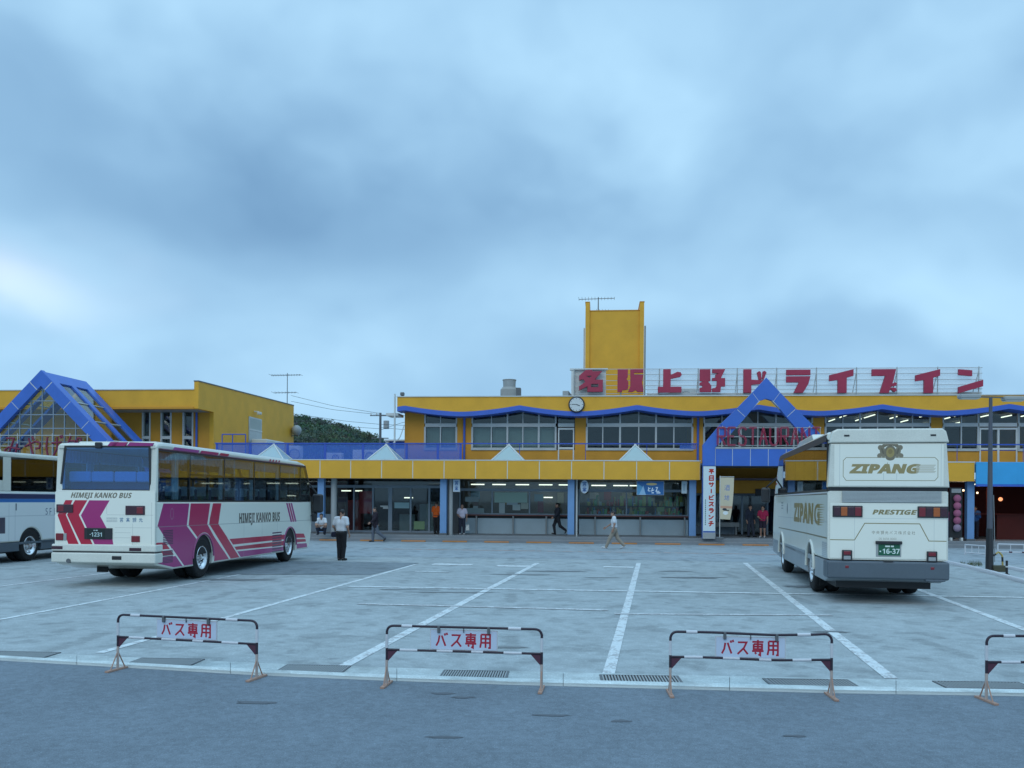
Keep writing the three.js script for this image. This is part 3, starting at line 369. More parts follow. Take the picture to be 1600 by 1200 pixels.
  pr('shop_counter', [bx(23.1, 27, .312, 1.6, -3.6, -3.5), bx(21.2, 27, 1.6, 1.64, -3.66, -3.4), bx(22.6, 22.68, 1.64, 2.98, -3.6, -3.5)], M.interiorRed);
  // lit tubes: each glows and carries its light
  const tubeM = new THREE.MeshStandardMaterial({ color: rgb(.9, .9, .85), emissive: rgb(1, 1, .82), emissiveIntensity: 1.5 });
  const lit = (u, v, w, L, turned) => { const o = pr('light_tube', turned ? rod([0, 0, 0], [0, 0, -L], .03, .03, 8) : rod([0, 0, 0], [L, 0, 0], .03, .03, 8), tubeM); o.position.set(u, v, w); o.castShadow = false; const l = new THREE.RectAreaLight(rgb(1, 1, .82), 1.5, turned ? .06 : L, turned ? L : .06); l.rotation.x = -Math.PI / 2; l.position.set(turned ? 0 : L / 2, -.04, turned ? -L / 2 : 0); o.add(l); return o; };
  for (const [u, L] of [[-11.9, .55], [-11.2, .5]]) lit(u, 2.62, -5.2, L);
  for (const u of [-4.4, -3.2, -1.9, -.6, .5]) lit(u, 3.02, -4.9, .75); for (const u of [2.3, 3.5, 4.4]) lit(u, 3.0, -4.9, .8); lit(-8.3, 2.25, -5.4, .5); lit(-.35, 2.32, -5.2, .5);
  for (const [u, w, L] of [[16, -5.2, 1.3], [16, -7.6, 1.3], [17.4, -4.9, 1.9], [17.4, -7.4, 1.1], [18.9, -6, 1.2], [20.2, -5, 1.3], [20.2, -8.2, 1.2], [21.9, -4.7, 1.3], [21.9, -6.6, 2.2], [23.4, -5, 1.3], [24.6, -5.4, 1.2], [25.4, -4.8, 1.3], [22.2, -10, 1.5], [23.6, -9.5, 1.4]]) lit(u, 6.88, w, L, true);
  lit(20.9, 3.1, -1.6, .45);
  const bulbM = new THREE.MeshStandardMaterial({ color: rgb(1, .8, .6), emissive: rgb(1, .72, .45), emissiveIntensity: 2.2 }), redM = new THREE.MeshStandardMaterial({ color: rgb(1, .5, .3), emissive: rgb(1, .33, .13), emissiveIntensity: 1.1 });
  const bulb = (u, v, w, r, m, c) => { const o = pr('light_bulb', new THREE.SphereGeometry(r, 12, 8), m); o.position.set(u, v, w); o.castShadow = false; const l = new THREE.PointLight(c, .35); l.shadow.radius = r * 50; l.castShadow = true; o.add(l); };
  bulb(21.35, 2.83, -3.3, .05, bulbM, rgb(1, .72, .45)); bulb(21.2, 2.7, -3.2, .05, bulbM, rgb(1, .72, .45)); bulb(22, 2.7, -3.2, .05, bulbM, rgb(1, .72, .45)); bulb(23.05, 2.38, -3.0, .1, redM, rgb(1, .33, .13));
  // glass pyramids on the canopy roof
  for (const u of [-14.63, -8.5, -1.97, 4.56]) {
    const h = .84, y0 = 4.18, y1 = 5.04, w = -1.8, c = [[u - h, y0, w + h], [u + h, y0, w + h], [u + h, y0, w - h], [u - h, y0, w - h]], a = [u, y1, w];
    const s = pr('skylight', [...c.map((q) => rod(q, a, .035)), ...c.map((q, i) => bar(q, c[(i + 1) % 4], .05)), rod([u, y1 - .05, w], [u, y1 + .05, w], .06)], M.white);
    for (let i = 0; i < 4; i++) { const p = c[i], q = c[(i + 1) % 4], g = new THREE.BufferGeometry(); g.setAttribute('position', new THREE.Float32BufferAttribute([...p, ...q, ...a].map((x, k) => k % 3 === 1 ? x - .01 : x), 3)); g.computeVertexNormals(); part(s, 'pane', g, M.glassPyr); }
  }
  // stair tower
  const tw = pr('roof_tower', [bx(2.1, 5.02, 7.3, 13.27, -11.2, -8), bx(1.86, 2.1, 7.3, 13.76, -11.3, -7.85), bx(5.02, 5.26, 7.3, 13.74, -11.3, -7.85)], M.yellow); part(tw, 'tower_coping', [bx(2.1, 5.02, 13.272, 13.32, -11.2, -7.97), bx(1.84, 2.12, 13.765, 13.8, -11.3, -7.83), bx(5.0, 5.28, 13.745, 13.78, -11.3, -7.83)], M.yellowDull); part(tw, 'tower_pipe', rod([1.79, 8.2, -8.1], [1.79, 12.3, -8.1], .045), M.white); part(tw, 'tower_pipe', rod([5.34, 8.2, -8.1], [5.34, 12.4, -8.1], .045), M.grey);
}
// ------------------------------------------------------------------ things on and at the building
{
  const t = thing('wall_clock', 'round white wall clock with dark rim on the yellow roof fascia', 'clock', [1.5, 7.25, -2.9], 0, undefined, FB);
  part(t, 'rim', new THREE.TorusGeometry(.385, .05, 10, 40), M.plastic); part(t, 'body', new THREE.CylinderGeometry(.38, .38, .12, 36).rotateX(Math.PI / 2).translate(0, 0, -.02), M.greyDark);
  part(t, 'dial', new THREE.CircleGeometry(.36, 40).translate(0, 0, .045), paint(.74, .77, .76)); const ticks = []; for (let k = 0; k < 12; k++) { const a = k * Math.PI / 6; ticks.push(bar([Math.sin(a) * .29, Math.cos(a) * .29, .05], [Math.sin(a) * .335, Math.cos(a) * .335, .05], k % 3 ? .014 : .026, .004)); } part(t, 'hour_marks', ticks, M.black);
  part(t, 'clock_hand', bar([.03, 0, .056], [-.26, 0.005, .056], .024, .006), M.black); part(t, 'clock_hand', bar([-.02, .01, .062], [.17, -.07, .062], .032, .006), M.black);
}
{
  const t = thing('rooftop_sign', 'rooftop lattice sign with ten dark red characters', 'sign', [0, 7.5, -5], 0, undefined, FB), Y = (v) => v - 7.5;
  for (let k = 0; k < 11; k++) { const u = k === 0 ? 1.3 : 1.78 + 2.1 * k; part(t, 'post', [rod([u, 0, -.06], [u, Y(9.45), -.06], .03), bar([u, 0, -1.3], [u, Y(9.2), -.06], .04)], M.frame); part(t, 'post_foot', rbx(u - .28, u + .28, 0, .32, -.3, .2, .03), M.concrete); }
  for (const v of [9.43, 9.13, 8.8, 8.52, 8.3, 8.08]) part(t, 'rail', bar([1.3, Y(v), -.02], [22.95, Y(v - .05), -.02], .028, .03), M.frame);
  part(t, 'back_panel', [bx(1.2, 3.06, Y(7.72), Y(9.4), -.3, -.2), bx(1.06, 3.16, Y(9.4), Y(9.49), -.32, -.06), bx(1.14, 1.34, Y(7.72), Y(9.4), -.195, -.1)], M.white, 'white panel behind the first character'); part(t, 'back_panel', bx(5.3, 22.95, Y(7.6), Y(8.1), -.2, -.12), M.white); part(t, 'back_mesh', bx(5.3, 22.95, Y(8.1), Y(9.42), -.12, -.116), M.mesh, 'pale wire mesh behind the characters');
  const S = (s) => s.split(' ').map((p) => p.split(',').map(Number));
  const L = [
    [1.58, 2.89, ['28,3 55,2 56,9 97,8 66,45 100,45 100,98 35,98 35,74 0,92 0,74 26,55 18,43 0,47 0,28'], [['28,28 55,28 42,38'], ['50,63 82,63 82,78 50,78']]],
    [3.69, 5.1, ['0,0 40,0 40,32 35,42 42,54 42,80 36,88 18,91 18,98 0,98', '49,0 100,0 100,15 64,15 64,24 100,24 95,58 100,82 100,98 78,98 70,90 58,98 41,98 50,72']],
    [5.89, 7.19, ['22,0 53,0 53,24 80,11 94,13 99,24 92,33 53,41 53,75 98,75 98,100 0,100 0,75 22,75']],
    [8.14, 9.53, ['0,0 41,0 41,50 32,53 38,60 45,70 45,98 0,98 0,80 10,77 10,70 0,69 0,57 14,53 0,50', '48,0 98,0 82,38 98,38 98,74 82,74 80,98 48,98 48,82 60,80 66,70 66,50 48,50 48,38 60,36 60,24 74,19 48,16']],
    [10.48, 11.75, ['0,0 33,0 33,44 82,48 76,63 33,66 33,100 0,100', '56,14 64,8 72,12 76,44 64,46', '80,10 88,7 96,14 84,46 78,40']],
    [12.75, 14.01, ['0,2 100,2 100,25 0,25', '0,30 100,30 92,62 70,100 31,100 52,56 0,56']],
    [15.01, 16.26, ['0,25 100,0 100,28 72,36 72,100 35,100 35,46 0,50']],
    [17.22, 18.5, ['0,0 97,0 86,50 68,100 32,100 54,28 0,28', '78,62 94,55 101,60 98,70 80,74', '80,77 96,79 101,90 92,97 74,84']],
    [19.47, 20.72, ['0,25 100,0 100,28 72,36 72,100 35,100 35,46 0,50']],
    [21.67, 22.91, ['0,0 55,5 55,29 0,24', '0,74 100,44 100,72 0,101']],
  ];
  L.forEach(([a, b, polys, holes], k) => {
    const top = 9.4 - k * .014, H = 1.27, f = ([x, y]) => [a + (b - a) * x / 100, Y(top - H * y / 100)];
    part(t, 'letter', polys.map((p, i) => ext(S(p).map(f), .01, .19 + i * .003, .008, i === 0 && holes ? holes.map((h) => S(h[0]).map(f)) : [])), M.red);
  });
  tag(struct('roof_parapet', bx(8.6, 27.5, 7.4, 8.25, -.2, 0), M.white, 'white parapet on the roof behind the rooftop sign').position.copy(fromFrame(FB, 0, 0, -9))); scene.children.at(-1).rotation.y = FB.th;
}
{
  const box = (u, v, w, W, H, D, label, name = 'rooftop_unit', cat = 'air unit') => { const t = thing(name, label, cat, [u, v, w], 0, undefined, FB); part(t, 'casing', rbx(-W / 2, W / 2, .06, H, -D / 2, D / 2, .03), M.white); part(t, 'fan_grille', [new THREE.TorusGeometry(H * .3, .02, 6, 24).translate(W * .12, H * .52, D / 2 + .01), ...[-.2, -.1, 0, .1, .2].map((k) => bx(W * .12 - H * .28, W * .12 + H * .28, H * (.52 + k) - .008, H * (.52 + k) + .008, D / 2, D / 2 + .014))], M.greyDark); part(t, 'foot', [bx(-W * .4, -W * .25, 0, .06, -D / 2, D / 2), bx(W * .25, W * .4, 0, .06, -D / 2, D / 2)], M.greyDark); return t; };
  box(7.35, 7.5, -6.6, 1.5, 1.0, .8, 'pale air unit on the roof between the third and fourth red characters'); box(-12.3, 4.15, -5.2, .9, .62, .5, 'pale air unit behind the blue balcony film, left of the twin cabinet');
  box(-10.5, 4.15, -5.6, 1.6, .82, .6, 'wide twin air unit behind the blue balcony film'); box(-14.6, 4.15, -5, .8, 1.0, .6, 'air unit behind the blue film beside the left yellow building');
  { const t = thing('roof_hut', 'small white roof hut with a dark opening behind the second glass pyramid', 'hut', [-8.6, 4.15, -5.2], 0, undefined, FB); part(t, 'wall', [bx(-.65, -.5, 0, 1.28, -.6, .4), bx(.5, .65, 0, 1.28, -.6, .4), bx(-.5, .5, 0, .85, -.6, .4), bx(-.5, .5, .85, 1.28, -.6, -.5)], M.white); part(t, 'roof', bx(-.72, .72, 1.28, 1.36, -.7, .5), M.white); part(t, 'opening', bx(-.5, .5, .85, 1.28, .1, .12), M.blueTrim); }
  { const t = thing('roof_dome', 'grey-white domed cover on the lower roof behind the blue film', 'cover', [-9.5, 4.15, -4.0], 0, undefined, FB); part(t, 'dome', new THREE.SphereGeometry(.85, 24, 10, 0, Math.PI * 2, 0, Math.PI / 2).scale(1, .62, .8), M.grey); part(t, 'base', new THREE.CylinderGeometry(.88, .88, .05, 24).scale(1, 1, .82), M.greyDark); }
  { const t = thing('cooling_tower', 'stepped grey cooling tower on the roof left of the clock', 'cooling tower', [-2.5, 7.5, -7], 0, undefined, FB); const c = (r, y0, y1, r2 = r) => rod([0, y0, 0], [0, y1, 0], r, r2, 28); part(t, 'shell', [c(.5, 0, .3, .52), c(.52, .3, 1.05), c(.52, 1.05, 1.2, .4)], M.concrete); part(t, 'fan_stack', [c(.36, 1.2, 1.62, .38)], M.grey); part(t, 'rim', new THREE.TorusGeometry(.38, .03, 6, 28).rotateX(Math.PI / 2).translate(0, 1.62, 0), M.concrete); part(t, 'motor_box', [rbx(.4, .68, .6, 1.15, -.2, .3, .03)], M.greyDark); }
  { const t = thing('roof_floodlight', 'small grey floodlight on the roof edge left of the clock', 'floodlight', [.95, 7.7, -3.6], 0, undefined, FB); part(t, 'housing', rbx(-.22, .1, .02, .36, -.2, .1, .03), M.grey); part(t, 'bracket', bar([.1, 0, 0], [.3, .02, 0], .05), M.greyDark); part(t, 'hood', ext([[.1, .36], [.34, .03], [.1, .03]], -.15, .08), M.greyDark); }
  const antenna = (u, v, w, H, booms, label) => { const t = thing('tv_antenna', label, 'antenna', [u, v, w], 0, undefined, FB); part(t, 'mast', rod([0, 0, 0], [0, H, 0], .035, .025), M.greyDark); for (const [y, a, b, n] of booms) { part(t, 'boom', bar([a, y - (b - a) * .01, 0], [b, y + (b - a) * .01, 0], .03), M.greyDark); const e = []; for (let k = 0; k < n; k++) { const x = a + (b - a) * k / (n - 1); e.push(bar([x, y + .01, -.5 + .012 * k], [x, y + .01, .5 - .012 * k], .016)); } part(t, 'elements', e, M.greyDark); } return t; };
  antenna(2.6, 13.27, -8.6, .95, [[.86, -1.15, .95, 12], [.12, -.1, .6, 5]], 'thin television antenna on top of the yellow tower');
  antenna(-19.55, 7.2, -17.6, 3.95, [[3.8, -1.2, 1.0, 12], [2.55, -1, .7, 8]], 'tall television antenna with two booms at the end of the left yellow building');
}
{
  // balcony railing along the canopy roof, its left part hung with blue film
  const t = thing('balcony_railing', 'blue balcony railing on the canopy roof, its left part filled with blue film', 'railing', [0, 4.15, -2.7], 0, undefined, FB);
  part(t, 'top_rail', [bx(-18.3, 7.9, .98, 1.04, -.03, .03)], M.blueRail); part(t, 'top_rail', bx(13.9, 27, .96, 1.02, -.03, .03), M.blueRail);
  for (const u of [-18.2, -16.3, -14.2, -12.1, -10, -7.6, -5.9, -4.66]) part(t, 'post', bx(u - .06, u + .06, 0, .98, -.05, .0), M.blueRail);
  const us = [-18.2, -16.3, -14.2, -12.1, -10, -7.6, -5.9, -4.66]; for (let i = 0; i < us.length - 1; i++) part(t, 'film_panel', bx(us[i] + .06, us[i + 1] - .06, .05, .98, -.02, -.016), M.film);
  for (const u of [-1.5, 2, 5.2, 7.8, 14.2, 17.5, 20.8, 24]) part(t, 'post', rod([u, 0, 0], [u, .98, 0], .016), M.blueRail); part(t, 'film_panel', bx(6.9, 7.75, .72, .98, -.02, -.016), M.film);
}
// blue gable of the restaurant entrance
{
  const t = thing('entrance_gable', 'flat blue A-shaped entrance gable with red RESTAURANT lettering', 'gable', [10.87, .31, -.6], 0, undefined, FB), U = (u) => u - 10.87, Y = (v) => v - .31, P = (u, v) => [U(u), Y(v)];
  const pan = (pts, name = 'panel') => part(t, name, ext(pts, -.02, .3, .006), M.blue);
  const sh = .011, jl = [[[10.21, 7.54], [10.55, 7.13]], [[9.44, 6.73], [9.9, 6.3]], [[8.67, 5.97], [9.02, 5.5]]];
  const mirror = ([u, v]) => [21.74 - u, v];
  // apex piece, two rafter panels a side, and the shoulders with the legs
  pan([P(10.87, 8.27), P(...jl[0][0]), P(10.52, 7.12), P(10.87, 7.33 - .1), P(21.74 - 10.52, 7.12), P(...mirror(jl[0][0]))]);
  const run = (a, b, c, d) => [[a, b, c, d], [a, b, c, d].map(mirror)];
  for (const q of run([10.2, 7.525], [9.45, 6.745], [9.89, 6.325], [10.51, 7.105])) pan(q.map((p) => P(...p)));
  for (const q of run([9.43, 6.725], [8.68, 5.985], [9.17, 5.5], [9.88, 6.305])) pan(q.map((p) => P(...p)));
  for (const m of [0, 1]) { const f = m ? mirror : (p) => p; pan([[8.66, 5.965], [7.82, 4.95], [7.82, 3.92], [8.42, 3.92], [8.42, 4.82], [8.9, 5.3], [9.15, 5.48]].map((p) => P(...f(p)))); }
  for (const m of [0, 1]) { const f = m ? mirror : (p) => p; part(t, 'leg', ext([[7.82, 3.9], [7.82, .315], [8.42, .315], [8.42, 3.9]].map((p) => P(...f(p))), 0, .28, .012), M.blue); }
  const bu = [8.44, 9.27, 10.14, 11, 11.86, 12.7, 13.3]; for (let i = 0; i < 6; i++) part(t, 'beam_panel', rbx(U(bu[i] + .012), U(bu[i + 1] - .012), Y(3.92), Y(4.76), -.02, .24, .006, 1), M.blue);
  part(t, 'white_backing', [bx(U(8.43), U(13.31), Y(3.93), Y(4.83), -.05, .234), ext([P(10.87, 8.2), P(8.1, 5.2), P(9.0, 5.4), P(10.87, 7.45), P(12.74, 5.4), P(13.64, 5.2)], -.04, .294)], M.joint);
  part(t, 'beam_rail', [bx(U(8.43), U(13.31), Y(4.78), Y(4.86), .0, .26)], M.frame);
  // white lattice with the red neon letters
  const lat = []; for (const v of [4.93, 5.36, 5.8]) lat.push(bx(U(8.55), U(13.5), Y(v) - .014, Y(v) + .014, .3, .33)); for (let k = 0; k <= 9; k++) lat.push(bx(U(8.6 + k * .54) - .012, U(8.6 + k * .54) + .012, Y(4.88), Y(5.84), .296, .32)); part(t, 'lattice', lat, M.frame);
  const NE = { R: ['0,1 0,0 1,0 1,.5 0,.5', '.4,.5 1,1'], E: ['1,0 0,0 0,1 1,1', '0,.5 .8,.5'], S: ['1,.15 .8,0 .2,0 0,.2 .15,.45 .85,.55 1,.8 .8,1 .2,1 0,.85'], T: ['0,0 1,0', '.5,0 .5,1'], A: ['0,1 .5,0 1,1', '.2,.62 .8,.62'], U: ['0,0 0,.8 .25,1 .75,1 1,.8 1,0'], N: ['0,1 0,0 1,1 1,0'] };
  [...'RESTAURANT'].forEach((c, i) => {
    const x0 = U(8.53 + i * .505), w = .36, y0 = Y(5.8), h = .86, g = [];
    for (const s of NE[c]) { const p = s.split(' ').map((q) => q.split(',').map(Number)); for (const dz of [0, 1]) for (let k = 0; k < p.length - 1; k++) { const o = dz ? .028 : -.028, dx = p[k + 1][0] - p[k][0], dy = p[k + 1][1] - p[k][1], L = Math.hypot(dx * w, dy * h), nx = dy * h / L * o, ny = dx * w / L * o; g.push(rod([x0 + p[k][0] * w + nx, y0 - p[k][1] * h + ny, .37 + dz * .002], [x0 + p[k + 1][0] * w + nx, y0 - p[k + 1][1] * h + ny, .37 + dz * .002], .02, .02, 6)); } }
    part(t, 'letter', g, M.red);
  });
}
{
  const t = thing('vertical_sign', 'tall white sign with red vertical lettering on the left leg of the restaurant gable', 'sign', [8.14, .31, -.27], 0, undefined, FB);
  const pm = printMat(128, 704, (x, w, h) => { x.fillStyle = '#cfdcdf'; x.fillRect(0, 0, w, h); x.strokeStyle = '#b8261c'; [...'平日サービスランチ'].forEach((c, i) => { const s = 58; strokes(x, c, 52, 26 + i * 69.5, s + 6, 54, 13); }); x.fillStyle = '#3b6258'; for (let k = 0; k < 14; k++) x.fillRect(18, 352 + k * 20, 10, 13); x.fillStyle = '#1d4f9f'; x.fillRect(0, h - 16, w, 16); });
  part(t, 'plinth', rbx(-.31, .31, 0, .3, -.02, .1, .01), M.grey); board(t, 'sign_board', -.3, .3, .3, 3.58, 0, .08, M.white, pm);
}
{
  const t = thing('banner_flag', 'cream banner flag on a pole beside the tall white sign', 'banner', [8.62, .31, .05], 0, undefined, FB);
  part(t, 'pole', [rod([0, 0, 0], [0, 3.1, 0], .018), rod([0, 3.06, 0], [.68, 3.06, 0], .014)], M.white); part(t, 'base', rbx(-.18, .18, 0, .1, -.18, .18, .03), M.greyDark);
  const g = new THREE.PlaneGeometry(.66, 2.05, 12, 24), p = g.attributes.position; for (let i = 0; i < p.count; i++) { const x = p.getX(i), y = p.getY(i), k = (1.02 - y) / 2.05; p.setXYZ(i, (x + .33) * (1 - .26 * k * k) + .01, y + 2.0 - .04 * k * x, .05 * Math.sin(x * 7 + y * 2.2) * k); } g.computeVertexNormals(); g.userData.keepUV = true;
  part(t, 'cloth', g, printMat(96, 288, (x, w, h) => { x.fillStyle = '#c9bda3'; x.fillRect(0, 0, w, h); x.strokeStyle = '#8c93ad'; strokes(x, '酒', 30, 50, 38, 40, 5); strokes(x, '地', 30, 118, 38, 40, 5); x.fillStyle = '#c89a80'; x.fillRect(0, 196, w, 16); x.fillStyle = '#3a4148'; x.beginPath(); x.ellipse(w * .4, 220, 18, 9, 0, 0, 7); x.fill(); x.fillRect(46, 222, 30, 7); x.fillStyle = '#dfe4e4'; x.beginPath(); x.ellipse(w * .5, 244, 22, 13, 0, 0, 7); x.fill(); }, { side: THREE.DoubleSide, roughness: .95 }));
}
{
  const hang = (u, v, W, H, round, draw, label) => { const t = thing('hanging_sign', label, 'sign', [u, v, -1.15], 0, undefined, FB); const pm = printMat(96, Math.round(96 * H / W), draw); part(t, 'hanger', [rod([-W * .3, H / 2 - .02, 0], [-W * .3, 3.27 - v, 0], .012), rod([W * .3, H / 2 - .02, 0], [W * .3, 3.27 - v, 0], .012)], M.greyDark); if (round) { part(t, 'disc', new THREE.CylinderGeometry(.5, .5, .05, 36).rotateX(Math.PI / 2).scale(W, H, 1), M.white); const g = new THREE.CircleGeometry(.47, 36).scale(W, H, 1).translate(0, 0, .029); g.userData.keepUV = true; part(t, 'print', g, pm); } else board(t, 'sign_board', -W / 2, W / 2, -H / 2, H / 2, -.03, .03, M.white, pm); };
  const bluePair = (x, w, h) => { x.fillStyle = '#b4c6d6'; x.fillRect(0, 0, w, h); x.strokeStyle = '#2c5590'; strokes(x, '営', w * .2, h * .08, w * .6, h * .38, 7); strokes(x, '業', w * .2, h * .52, w * .6, h * .4, 7); };
  hang(-4.62, 2.88, .36, .64, false, bluePair, 'white sign with blue characters hanging beside the grey pipe column'); hang(1.98, 2.86, .42, .68, true, bluePair, 'oval white sign with blue characters hanging beside the middle column'); hang(7.0, 2.86, .26, .62, false, (x, w, h) => { x.fillStyle = '#a9bcc4'; x.fillRect(0, 0, w, h); x.fillStyle = '#8aa1ae'; x.fillRect(w * .3, h * .2, w * .4, h * .6); }, 'narrow pale sign hanging by the column left of the restaurant gable');
  const t = thing('poster_sign', 'blue framed poster sign under the canopy, right of the middle column', 'sign', [5.3, 2.82, -1.0], 0, undefined, FB);
  board(t, 'sign_board', -.68, .68, -.36, .34, -.04, .04, M.white, printMat(256, 128, (x, w, h) => { x.fillStyle = '#1d5f9a'; x.fillRect(0, 0, w, h); x.fillStyle = '#4f93bd'; x.beginPath(); x.moveTo(0, h); x.lineTo(0, 20); x.lineTo(50, 50); x.lineTo(90, h); x.fill(); x.fillStyle = '#8fb7d6'; x.beginPath(); x.moveTo(20, h); x.lineTo(60, 40); x.lineTo(84, h); x.fill(); x.fillStyle = '#c8b27c'; x.beginPath(); x.ellipse(140, 26, 52, 12, 0, 0, 7); x.fill(); x.strokeStyle = '#dfeaf2'; strokes(x, 'と', 100, 52, 34, 44, 7); strokes(x, 'ん', 138, 52, 30, 44, 7); x.lineWidth = 8; x.beginPath(); x.moveTo(150, 60); x.lineTo(140, 92); x.lineTo(164, 80); x.moveTo(178, 58); x.lineTo(196, 58); x.lineTo(182, 94); x.lineTo(214, 94); x.stroke(); x.fillStyle = '#dfeaf2'; x.fillRect(140, 104, 22, 10); x.fillRect(186, 104, 38, 10); }));
  part(t, 'hanger', [rod([-.5, .34, 0], [-.5, .44, 0], .012), rod([.5, .34, 0], [.5, .44, 0], .012)], M.greyDark);
}
{ // lantern banner at the right shop
  const t = thing('lantern_banner', 'vertical string of pink paper lanterns beside the right blue column', 'lanterns', [20.15, .31, -1.0], 0, undefined, FB);
  part(t, 'board', bx(-.3, .3, .15, 2.62, -.12, -.08), M.black); for (let k = 0; k < 5; k++) part(t, 'lantern', new THREE.SphereGeometry(.18, 18, 12).scale(1, 1.05, .8).translate(0, 2.08 - k * .36, .08), paint(k === 4 ? .36 : .42, k === 4 ? .26 : .12, k === 4 ? .36 : .21, { roughness: .8 })); part(t, 'top_plate', bx(-.22, .22, 2.36, 2.56, -.078, -.05), M.grey); part(t, 'foot', [rbx(-.3, -.2, 0, .16, -.2, .05, .02), rbx(.2, .3, 0, .16, -.2, .05, .02)], M.white);
}
// ------------------------------------------------------------------ the left building with its blue glazed gable
{
  const t = thing('souvenir_hall', 'low yellow building at the left with deep eaves and narrow windows', 'building', [-19.41, 0, -3], 0, undefined, FB), U = (u) => u + 19.41, Wd = (w) => w + 3;
  part(t, 'roof_fascia', bx(U(-38), U(-19.66), 7.2, 8.14, Wd(-3.3), Wd(-3)), M.yellow); part(t, 'fascia_edge', bx(U(-38), U(-19.66), 7.08, 7.2, Wd(-3.3), Wd(-2.94)), M.yellowDull); part(t, 'fascia_coping', bx(U(-38), U(-19.66), 8.142, 8.19, Wd(-3.34), Wd(-2.95)), M.joint);
  part(t, 'soffit', bx(U(-38), U(-19.66), 7.09, 7.12, Wd(-5), Wd(-3.3)), M.grey); part(t, 'roof', bx(U(-38), U(-19.66), 7.5, 7.7, Wd(-18.5), Wd(-3.3)), M.roof);
  // side wall with its raised parapet: upper part reaches out over the eaves
  part(t, 'side_wall', [ext([[3, 7.1], [18.6, 7.1], [18.6, 8.92], [3, 8.6]].map(([w, v]) => [w - 3, v]), 0, .25).rotateY(Math.PI / 2).translate(U(-19.66), 0, 0), bx(U(-19.66), U(-19.41), 0, 7.1, Wd(-18.6), Wd(-5))], M.yellow);
  part(t, 'parapet_coping', [bar([U(-19.53), 8.63, .02], [U(-19.53), 8.95, -15.6], .3, .06)], M.greyDark);
  const fw2 = []; const wu = [[-23.72, -23.2], [-22.6, -21.93], [-21.27, -20.62]];
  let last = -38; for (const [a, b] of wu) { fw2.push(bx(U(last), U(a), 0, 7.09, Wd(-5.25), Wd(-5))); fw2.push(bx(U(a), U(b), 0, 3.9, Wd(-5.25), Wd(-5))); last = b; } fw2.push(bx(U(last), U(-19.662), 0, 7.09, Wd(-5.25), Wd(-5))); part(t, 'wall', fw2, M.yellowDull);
  for (const [a, b] of wu) { const o = part(t, 'window', [bx(U(a), U(a) + .09, 3.9, 7.08, Wd(-5.2), Wd(-4.97)), bx(U(b) - .09, U(b), 3.9, 7.08, Wd(-5.2), Wd(-4.97)), bx(U(a) + .09, U(b) - .09, 5.55, 5.72, Wd(-5.2), Wd(-4.97)), bx(U(a) + .09, U(b) - .09, 3.9, 4, Wd(-5.2), Wd(-4.97))], M.white); part(o, 'pane', bx(U(a) + .09, U(b) - .09, 5.72, 7.08, Wd(-5.12), Wd(-5.115)), M.glass); part(o, 'pane', bx(U(a) + .09, U(b) - .09, 4, 5.55, Wd(-5.12), Wd(-5.115)), M.glass); }
  part(t, 'downpipe', rod([U(-20.4), 3, Wd(-4.92)], [U(-20.4), 7.08, Wd(-4.92)], .06), M.blueTrim);
  part(t, 'inner_wall', bx(U(-38), U(-19.7), 0, 7.0, Wd(-9.2), Wd(-9)), M.interior); part(t, 'rear_wall', bx(U(-38), U(-19.7), 0, 7.6, Wd(-18.6), Wd(-18.4)), M.yellowDull);
  const sw = part(t, 'window', [bx(U(-19.41), U(-19.36), 5.5, 7.35, -9.3, -7.15)], M.frame); part(sw, 'pane', [bx(U(-19.36), U(-19.35), 6.6, 7.25, -9.15, -7.3)], M.curtain); part(sw, 'window_bar', bx(U(-19.36), U(-19.33), 6.5, 6.58, -9.3, -7.15), M.white);
  part(t, 'wall_lamp', [rod([U(-19.41), 7.75, -8.1], [U(-19.1), 7.72, -8.1], .04), rbx(U(-19.2), U(-18.95), 7.55, 7.72, -8.25, -7.95, .05)], M.white); part(t, 'wall_tank', [new THREE.SphereGeometry(.42, 18, 12).scale(.8, .9, 1.1).translate(U(-19.05), 7.1, -15.2)], M.grey); part(t, 'tank_bracket', bar([U(-19.41), 6.7, -15.2], [U(-18.9), 6.7, -15.2], .07), M.greyDark);
  const a = thing('air_unit', 'large pale air unit against the side wall of the left building, behind the blue film', 'air unit', [-18.6, 4.15, -11.5], Math.PI / 2, undefined, FB); part(a, 'casing', rbx(-1.6, 1.6, .1, 1.75, -.5, .5, .06), M.white); part(a, 'foot', [bx(-1.4, -1.1, 0, .1, -.4, .4), bx(1.1, 1.4, 0, .1, -.4, .4)], M.greyDark); part(a, 'grille', [0, 1, 2, 3, 4, 5].map((k) => bx(-1.3, -.2, .4 + k * .2, .46 + k * .2, .5, .515)), M.grey);
  const rk = thing('pipe_rack', 'small dark pipe rack at the left end of the blue film, against the left building', 'rack', [-17.6, 4.15, -3.4], 0, undefined, FB); part(rk, 'frame', [[-.6, 0], [0, 0], [.75, 0]].map(([x]) => rod([x, 0, 0], [x, 1.55, 0], .03)).concat([rod([-.6, 1.55, 0], [.75, 1.55, 0], .03), rod([-.6, 1.0, 0], [.75, 1.0, 0], .03)]), M.blueRail);
}
